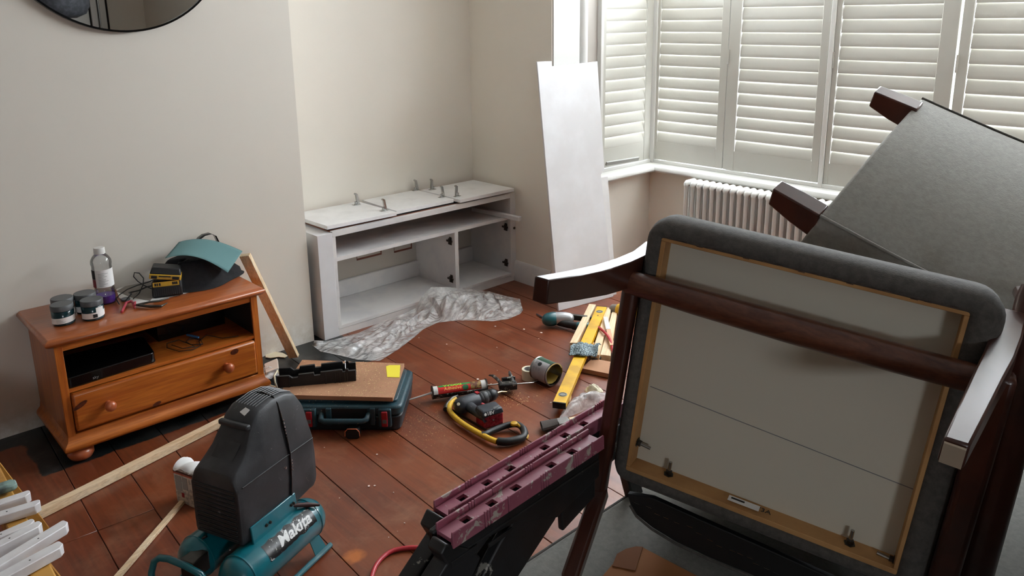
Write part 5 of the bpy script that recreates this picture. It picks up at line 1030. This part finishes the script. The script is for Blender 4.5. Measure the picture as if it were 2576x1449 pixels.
# ------------------------------------------------------------------ low sofa the chairs are stacked on
ZSF = .335
t = thing('sofa_base', 'pale grey seat base under the stacked overturned chairs', 'sofa', (1.9, .6, 0))
B().box(.96, 3.0, -.2, 1.165, .05, ZSF-.09).build('base_frame', m_fab, t, bevel=.02, seg=3); B().box(.95, 3.0, -.2, 1.175, ZSF-.09, ZSF).build('seat_cushion', MF('pale_sofa_fabric', srgb(120, 119, 113), srgb(106, 105, 100), 300), t, bevel=.018, seg=3)
B().tube([(.96, 1.172, ZSF-.006), (2.9, 1.172, ZSF-.006)], .004, 8).build('piping', m_fab, t)
B().box(1.25, 3.0, -.42, .10, .05, .98).build('armrest', m_fab, t, bevel=.05, seg=4)
for x, y in ((1.02, 1.1), (2.9, 1.1), (1.02, -.12), (2.9, -.12)): B().lathe([(0, 0), (.02, 0), (.026, .055), (0, .055)], 12, (x, y, 0)).build('foot', m_dwood, t)
cpt = [(1545, 1415), (1552, 1395), (1575, 1382), (1600, 1376), (1617, 1377), (1760, 1452), (1900, 1530), (1700, 1600), (1480, 1490)]
q = [at(u, v_, z=ZSF+.004) for u, v_ in cpt]; t = thing('brown_card', 'sheet of brown card with a rounded folded corner lying on the seat base', 'cardboard', at(1620, 1440, z=ZSF))
B().hexa([p-V((0, 0, .003)) for p in q], q).build('card_sheet', M('kraft_card', srgb(150, 96, 52), .85), t); q2 = [at(u, v_, z=ZSF+.005) for u, v_ in ((1540, 1425), (1552, 1395), (1575, 1382), (1600, 1376), (1617, 1377), (1598, 1437))]; B().hexa(q2, [p+V((0, 0, .002)) for p in q2]).build('folded_flap', M('kraft_card_dark', srgb(118, 70, 34), .85), t)

# ------------------------------------------------------------------ overturned armchair seen from below
PT = V((1.353, .975, 1.133)); pa = V((.302, -.946, -.115)).normalized(); pb_ = V((-.041, .107, -.993)); pb_ = (pb_-pa*pa.dot(pb_)).normalized(); pn = pa.cross(pb_)
TP = Matrix(((pa.x, pb_.x, pn.x, PT.x), (pa.y, pb_.y, pn.y, PT.y), (pa.z, pb_.z, pn.z, PT.z), (0, 0, 0, 1)))
iTP = TP.inverted()
def cp(u, v_, t_=0):
    d = ray(u, v_); o = PT+pn*t_; k = (o-O).dot(pn)/d.dot(pn); r_ = iTP @ (O+d*k); return (r_.x, r_.y, r_.z)
t = thing('overturned_armchair', 'dark wood armchair tipped on its back showing the framed underside of its seat', 'armchair', mat=Matrix.Translation(V((PT.x+.1, PT.y-.3, ZSF))))
WA, HB = .594, .587
def loop(e, r_, t_, n=6):
    out = []
    er = e+max(0, e)*.5
    for (cx, cy, a0) in ((WA+er-r_, -e+r_, 270), (WA+er-r_, HB+e-r_, 0), (-e+r_, HB+e-r_, 90), (-e+r_, -e+r_, 180)):
        for q in range(n+1): a = R(a0+q*90/n); out.append((cx+r_*math.cos(a), cy+r_*math.sin(a), t_))
    return out
secs = [loop(-.002, .004, .02), loop(.0, .006, .0), loop(.012, .016, -.007), (loop(.024, .03, -.004)), loop(.034, .045, .012), loop(.040, .055, .04), loop(.038, .055, .075), loop(.026, .05, .10), loop(.0, .04, .112), loop(-.2, .03, .116)]
b = loft(TP, secs); fs = b.f[:-2]+[b.f[-1]]; b.f = fs; b.build('seat_upholstery', m_fab, t, ang=80, recalc=False)
for (a0, a1, b0, b1) in ((0, WA, 0, .008), (0, WA, HB-.012, HB), (0, .010, .008, HB-.012), (WA-.009, WA, .008, HB-.012)): B(TP).box(a0, a1, b0, b1, .0, .052).build('seat_frame', m_ply, t, bevel=.001, seg=1)
lin = B(TP).box(.009, WA-.008, .007, HB-.011, .046, .05).build('lining_panel', m_panel, t)
s0, s1 = cp(1636, 972, .0455), cp(2311, 1236, .0455); B(TP).tube([s0, s1], .0009, 5).build('lining_seam', m_greyink, lin)
for (u, v_, dx, dy) in ((1598, 1110, 1, .12), (1676, 1226, 0, -1), (2118, 1440, 0, -1), (2268, 1418, -1, -.1)):
    c_ = V(cp(u, v_, .028)); c_.y = HB-.012 if dy == -1 else c_.y; c_.x = {1: .010, -1: WA-.009}.get(dx, c_.x); d_ = V((dx, dy, 0)).normalized()
    o = B(TP).lathe([(0, 0), (.012, 0), (.012, .002), (.008, .003), (.008, .010), (0, .010)], 6, c_, d_).build('nut', m_dsteel, t); B(TP).lathe([(0, 0), (.0042, 0), (.0042, .034), (0, .034)], 10, c_, d_).build('bolt', m_steel, o)
e0_, e1_ = V(cp(1820, 1296, .0)), V(cp(1897, 1331, .0)); B(TP).bar((e0_.x, HB-.018, .020), (e1_.x, HB-.018, .020), .0006, .020, (0, 0, 1)).build('frame_label', m_paper, t)
B(TP).bar((e0_.x+.006, HB-.0186, .022), (e0_.x+.036, HB-.0186, .022), .0004, .006, (0, 0, 1)).build('label_print', m_ink, t)
mm = FR(TP @ V((e1_.x+.004, HB-.0168, .022)), pa, -pb_); text('273A', .02, mm, m_ink, t, name='stamped_letters')
stp = None
for k in range(16):
    a_ = .05+k*.034+.006*math.sin(k*3)
    if stp is None: stp = B(TP).box(.045, .058, -.0035, -.0025, -.0085, -.0065).build('staple', m_steel, t)
    else: c_ = stp.copy(); COL.objects.link(c_); c_.parent = t; c_.matrix_basis = Matrix.Translation(pa*(a_-.05)+pb_*(.002*math.sin(k*2)))
# stretcher and side rails
def wood(p, q, w_, h, name='rail', w2=None, h2=None, bev=.006, mat=None, upv=(0, -1, 0)):
    b = B(TP); b.bar(p, q, w_, h, upv, w2, h2); return b.build(name, mat or m_dwoodx, t, bevel=bev, seg=3)
m_dwoodx = M('mahogany', srgb(74, 38, 27), .3, col2=srgb(52, 26, 19), vs=5, bs=60, bst=.05, coat=.3)
m_strw = MW('walnut_stretcher', srgb(104, 62, 42), srgb(78, 42, 28), 'y', 1., .38, .3)
b = B(TP); b.tube([(-.052, .108, -.03), (.10, .110, -.032), (.30, .112, -.033), (.50, .112, -.032), (.650, .112, -.028)], [.026, .029, .030, .029, .027], 20, sq=.95); b.build('stretcher', m_strw, t, ang=50)
wood((-.052, .13, .004), (-.058, .70, .0), .036, .038, 'side_rail', bev=.012, upv=(1, 0, 0)); wood((.668, .10, .012), (.674, .76, .012), .05, .052, 'side_rail', bev=.012, upv=(1, 0, 0))
def wleg(st_, bev=.003):
    secs_ = []
    for a_, b_, t_, w_, h_ in st_: secs_.append([(a_-w_/2, b_-h_/2, t_), (a_+w_/2, b_-h_/2, t_), (a_+w_/2, b_+h_/2, t_), (a_-w_/2, b_+h_/2, t_)])
    return loft(TP, secs_).build('front_leg', m_dwoodx, t, bevel=bev)
wleg([(-.050, .088, .11, .036, .070), (-.053, .092, .03, .036, .068), (-.060, .086, -.05, .036, .064), (-.073, .077, -.14, .035, .060), (-.092, .061, -.25, .033, .055), (-.112, .045, -.35, .031, .050)])
lg = wleg([(.670, .045, .12, .050, .066), (.662, .066, .04, .050, .064), (.650, .078, -.04, .048, .060), (.634, .088, -.12, .045, .055), (.614, .098, -.23, .041, .049), (.592, .108, -.35, .036, .042)], .004)
B(TP).bar((.5915, .1085, -.352), (.591, .109, -.358), .030, .034, (0, -1, 0)).build('felt_pad', M('beige_felt', srgb(150, 136, 118), .95), lg)
b = B(TP); b.bar((-.056, .67, .01), (-.034, .79, -.19), .044, .040, (1, 0, 0), .04, .040); b.build('rear_leg', m_dwoodx, t, bevel=.008); b = B(TP); b.bar((.668, .72, .02), (.66, .80, -.10), .05, .05, (1, 0, 0), .04, .034); b.build('rear_leg', m_dwoodx, t, bevel=.008)
b = B(TP); b.tube([(.70, -.035, .16), (.706, -.01, .15), (.712, .10, .13), (.722, .35, .11), (.732, .70, .10)], [.026, .036, .040, .042, .042], 14, sq=.8); b.build('arm_post', m_dwoodx, t, ang=60)
b = B(TP); b.bar((.715, .02, .14), (.72, .06, .42), .05, .028, (0, -1, 0)); b.build('armrest', m_dwoodx, t, bevel=.01); b = B(TP); b.bar((.0, .22, .13), (.02, .22, .6), .04, .028, (0, -1, 0)); b.build('armrest', m_dwoodx, t, bevel=.01)
b = B(TP); b.hexa([(.02, .60, .118), (.57, .60, .118), (.57, .70, .118), (.02, .70, .118)], [(.03, .50, .66), (.56, .50, .66), (.56, .66, .66), (.03, .66, .66)]); b.build('backrest', m_fab, t, bevel=.03, seg=3)
bt_ = [(q[0], min(q[1], .785), 0) for q in [cp(u, v_, .0) for u, v_ in ((1576, 1245), (1584, 1272), (1600, 1298), (1640, 1330), (1700, 1366), (1780, 1404), (1880, 1445), (2000, 1500), (2150, 1560), (2230, 1560), (2235, 1500), (2100, 1462), (1900, 1372), (1750, 1306), (1640, 1256))]]
o = B(TP).hexa([(x, y, .004) for x, y, z in bt_], [(x, y, .02) for x, y, z in bt_]).build('back_dust_cover', m_blackg if False else M('black_webbing', srgb(10, 10, 11), .6), t, bevel=.002)
B(TP).tube([(x, y, .002) for x, y, z in [cp(u, v_, 0) for u, v_ in ((1584, 1272), (1600, 1300), (1640, 1333), (1700, 1369), (1780, 1407), (1880, 1448))]], .0032, 8).build('cover_piping', m_fab, o)
for k, (u, v_) in enumerate(((1600, 1267), (1631, 1277), (1652, 1295), (1674, 1304), (1701, 1316), (1734, 1326), (1757, 1343), (1785, 1360), (1808, 1375), (1842, 1387), (1861, 1395), (1886, 1405), (1901, 1420), (1928, 1432), (1951, 1443))):
    c_ = stp.copy(); COL.objects.link(c_); c_.parent = t; x, y, _ = cp(u, v_, 0); c_.matrix_basis = Matrix.Translation((TP @ V((x, y, .003)))-(TP @ V((.051, -.003, -.0075))))
    c_.name = 'staple'

# ------------------------------------------------------------------ second overturned seat behind
r1, r2 = ray(2320, 245), ray(2065, 540); q2_ = O+r2*1.95; q1_ = O+r1*(1.95*1.22); Sv = (q1_-q2_); SL = Sv.length; Sv = Sv.normalized()
Lv = V((-.206, .95, .233)); Lv = (Lv-Sv*Lv.dot(Sv)).normalized(); Nv = Sv.cross(Lv).normalized()
if Nv.z < 0: Nv = -Nv
TQ = Matrix(((-Lv.x, Sv.x, Nv.x, q2_.x), (-Lv.y, Sv.y, Nv.y, q2_.y), (-Lv.z, Sv.z, Nv.z, q2_.z), (0, 0, 0, 1)))   # x along the long edge, y away, z out of the face
iTQ = TQ.inverted()
t = thing('overturned_sofa_seat', 'grey upholstered seat turned on its side behind the armchair, its dark legs pointing left', 'armchair', mat=Matrix.Translation(V((q2_.x+.3, q2_.y-.3, ZSF))))
LX = 1.0; NX = 24; NY = 14
def top(u, v_):
    x = LX*u; y = SL*v_
    sag = -.06*math.sin(PI*min(1, u*.8))*1.0+.012*math.sin(PI*v_)
    return TQ @ V((x-.0*v_, y, sag+mnoise.noise(V((x*8, y*8, 1)))*.002))
def hump(x): return -.06*math.sin(PI*min(1, x/LX*.8))
b = B(); vs = []; secs = []
for i in range(NX+1):
    x = LX*i/NX; z = hump(x); und = .045*(1-i/NX)
    secs.append([(x, 0, z-.004), (x+.002, .010, z+.001), (x, SL*.5, z+.012), (x, SL-.015, z+.001), (x, SL, z-.005), (x-und, SL+.01, z-.14), (x-und, .02, z-.16), (x-und, -.005, z-.15)])
loft(TQ, secs).build('seat_body', m_fab2, t, ang=42, bevel=.006, seg=2)
B(TQ).tube([(LX*i/NX, -.002, hump(LX*i/NX)-.002) for i in range(NX+1)], .0042, 8).build('piping', m_fab2, t, ang=60); B(TQ).tube([(LX*i/NX, SL+.0, hump(LX*i/NX)-.003) for i in range(NX+1)], .0042, 8).build('piping', m_fab, t, ang=60)
b = B(TQ); b.hexa([(.02, .05, -.14), (.9, .05, -.14), (.9, SL-.05, -.14), (.02, SL-.05, -.14)], [(.20, .15, -.38), (.9, .15, -.46), (.9, SL-.1, -.46), (.20, SL-.1, -.38)]); b.build('seat_back', m_fab, t, bevel=.03, seg=3)
def qleg(tip, base, tdn, bdn, y_d):
    """tip, base: pixels of the near upper edge; tdn, bdn: heights"""
    o = iTQ @ q2_
    def loc(u, v_, yy):
        d = ray(u, v_); pp_ = TQ @ V((0, yy, 0)); k = (pp_-O).dot(Sv)/d.dot(Sv); return iTQ @ (O+d*k)
    a, c = loc(*tip, y_d), loc(*base, y_d); ex_ = (c-a)*.12; c = c+ex_; m_ = a*.5+c*.5; W_ = .055; mh = tdn*.35+bdn*.65
    S_ = lambda p, h, w_: [(p.x, p.y, p.z), (p.x, p.y+w_, p.z), (p.x-.004, p.y+w_, p.z-h), (p.x-.004, p.y, p.z-h)]
    return loft(TQ, [S_(a, tdn, W_*.9), S_(m_, mh, W_), S_(c, bdn, W_)]).build('leg', m_dwoodx, t, bevel=.004)
qleg((1944, 475), (2050, 536), .052, .078, -.0); qleg((2199, 231), (2296, 271), .052, .078, SL-.10)
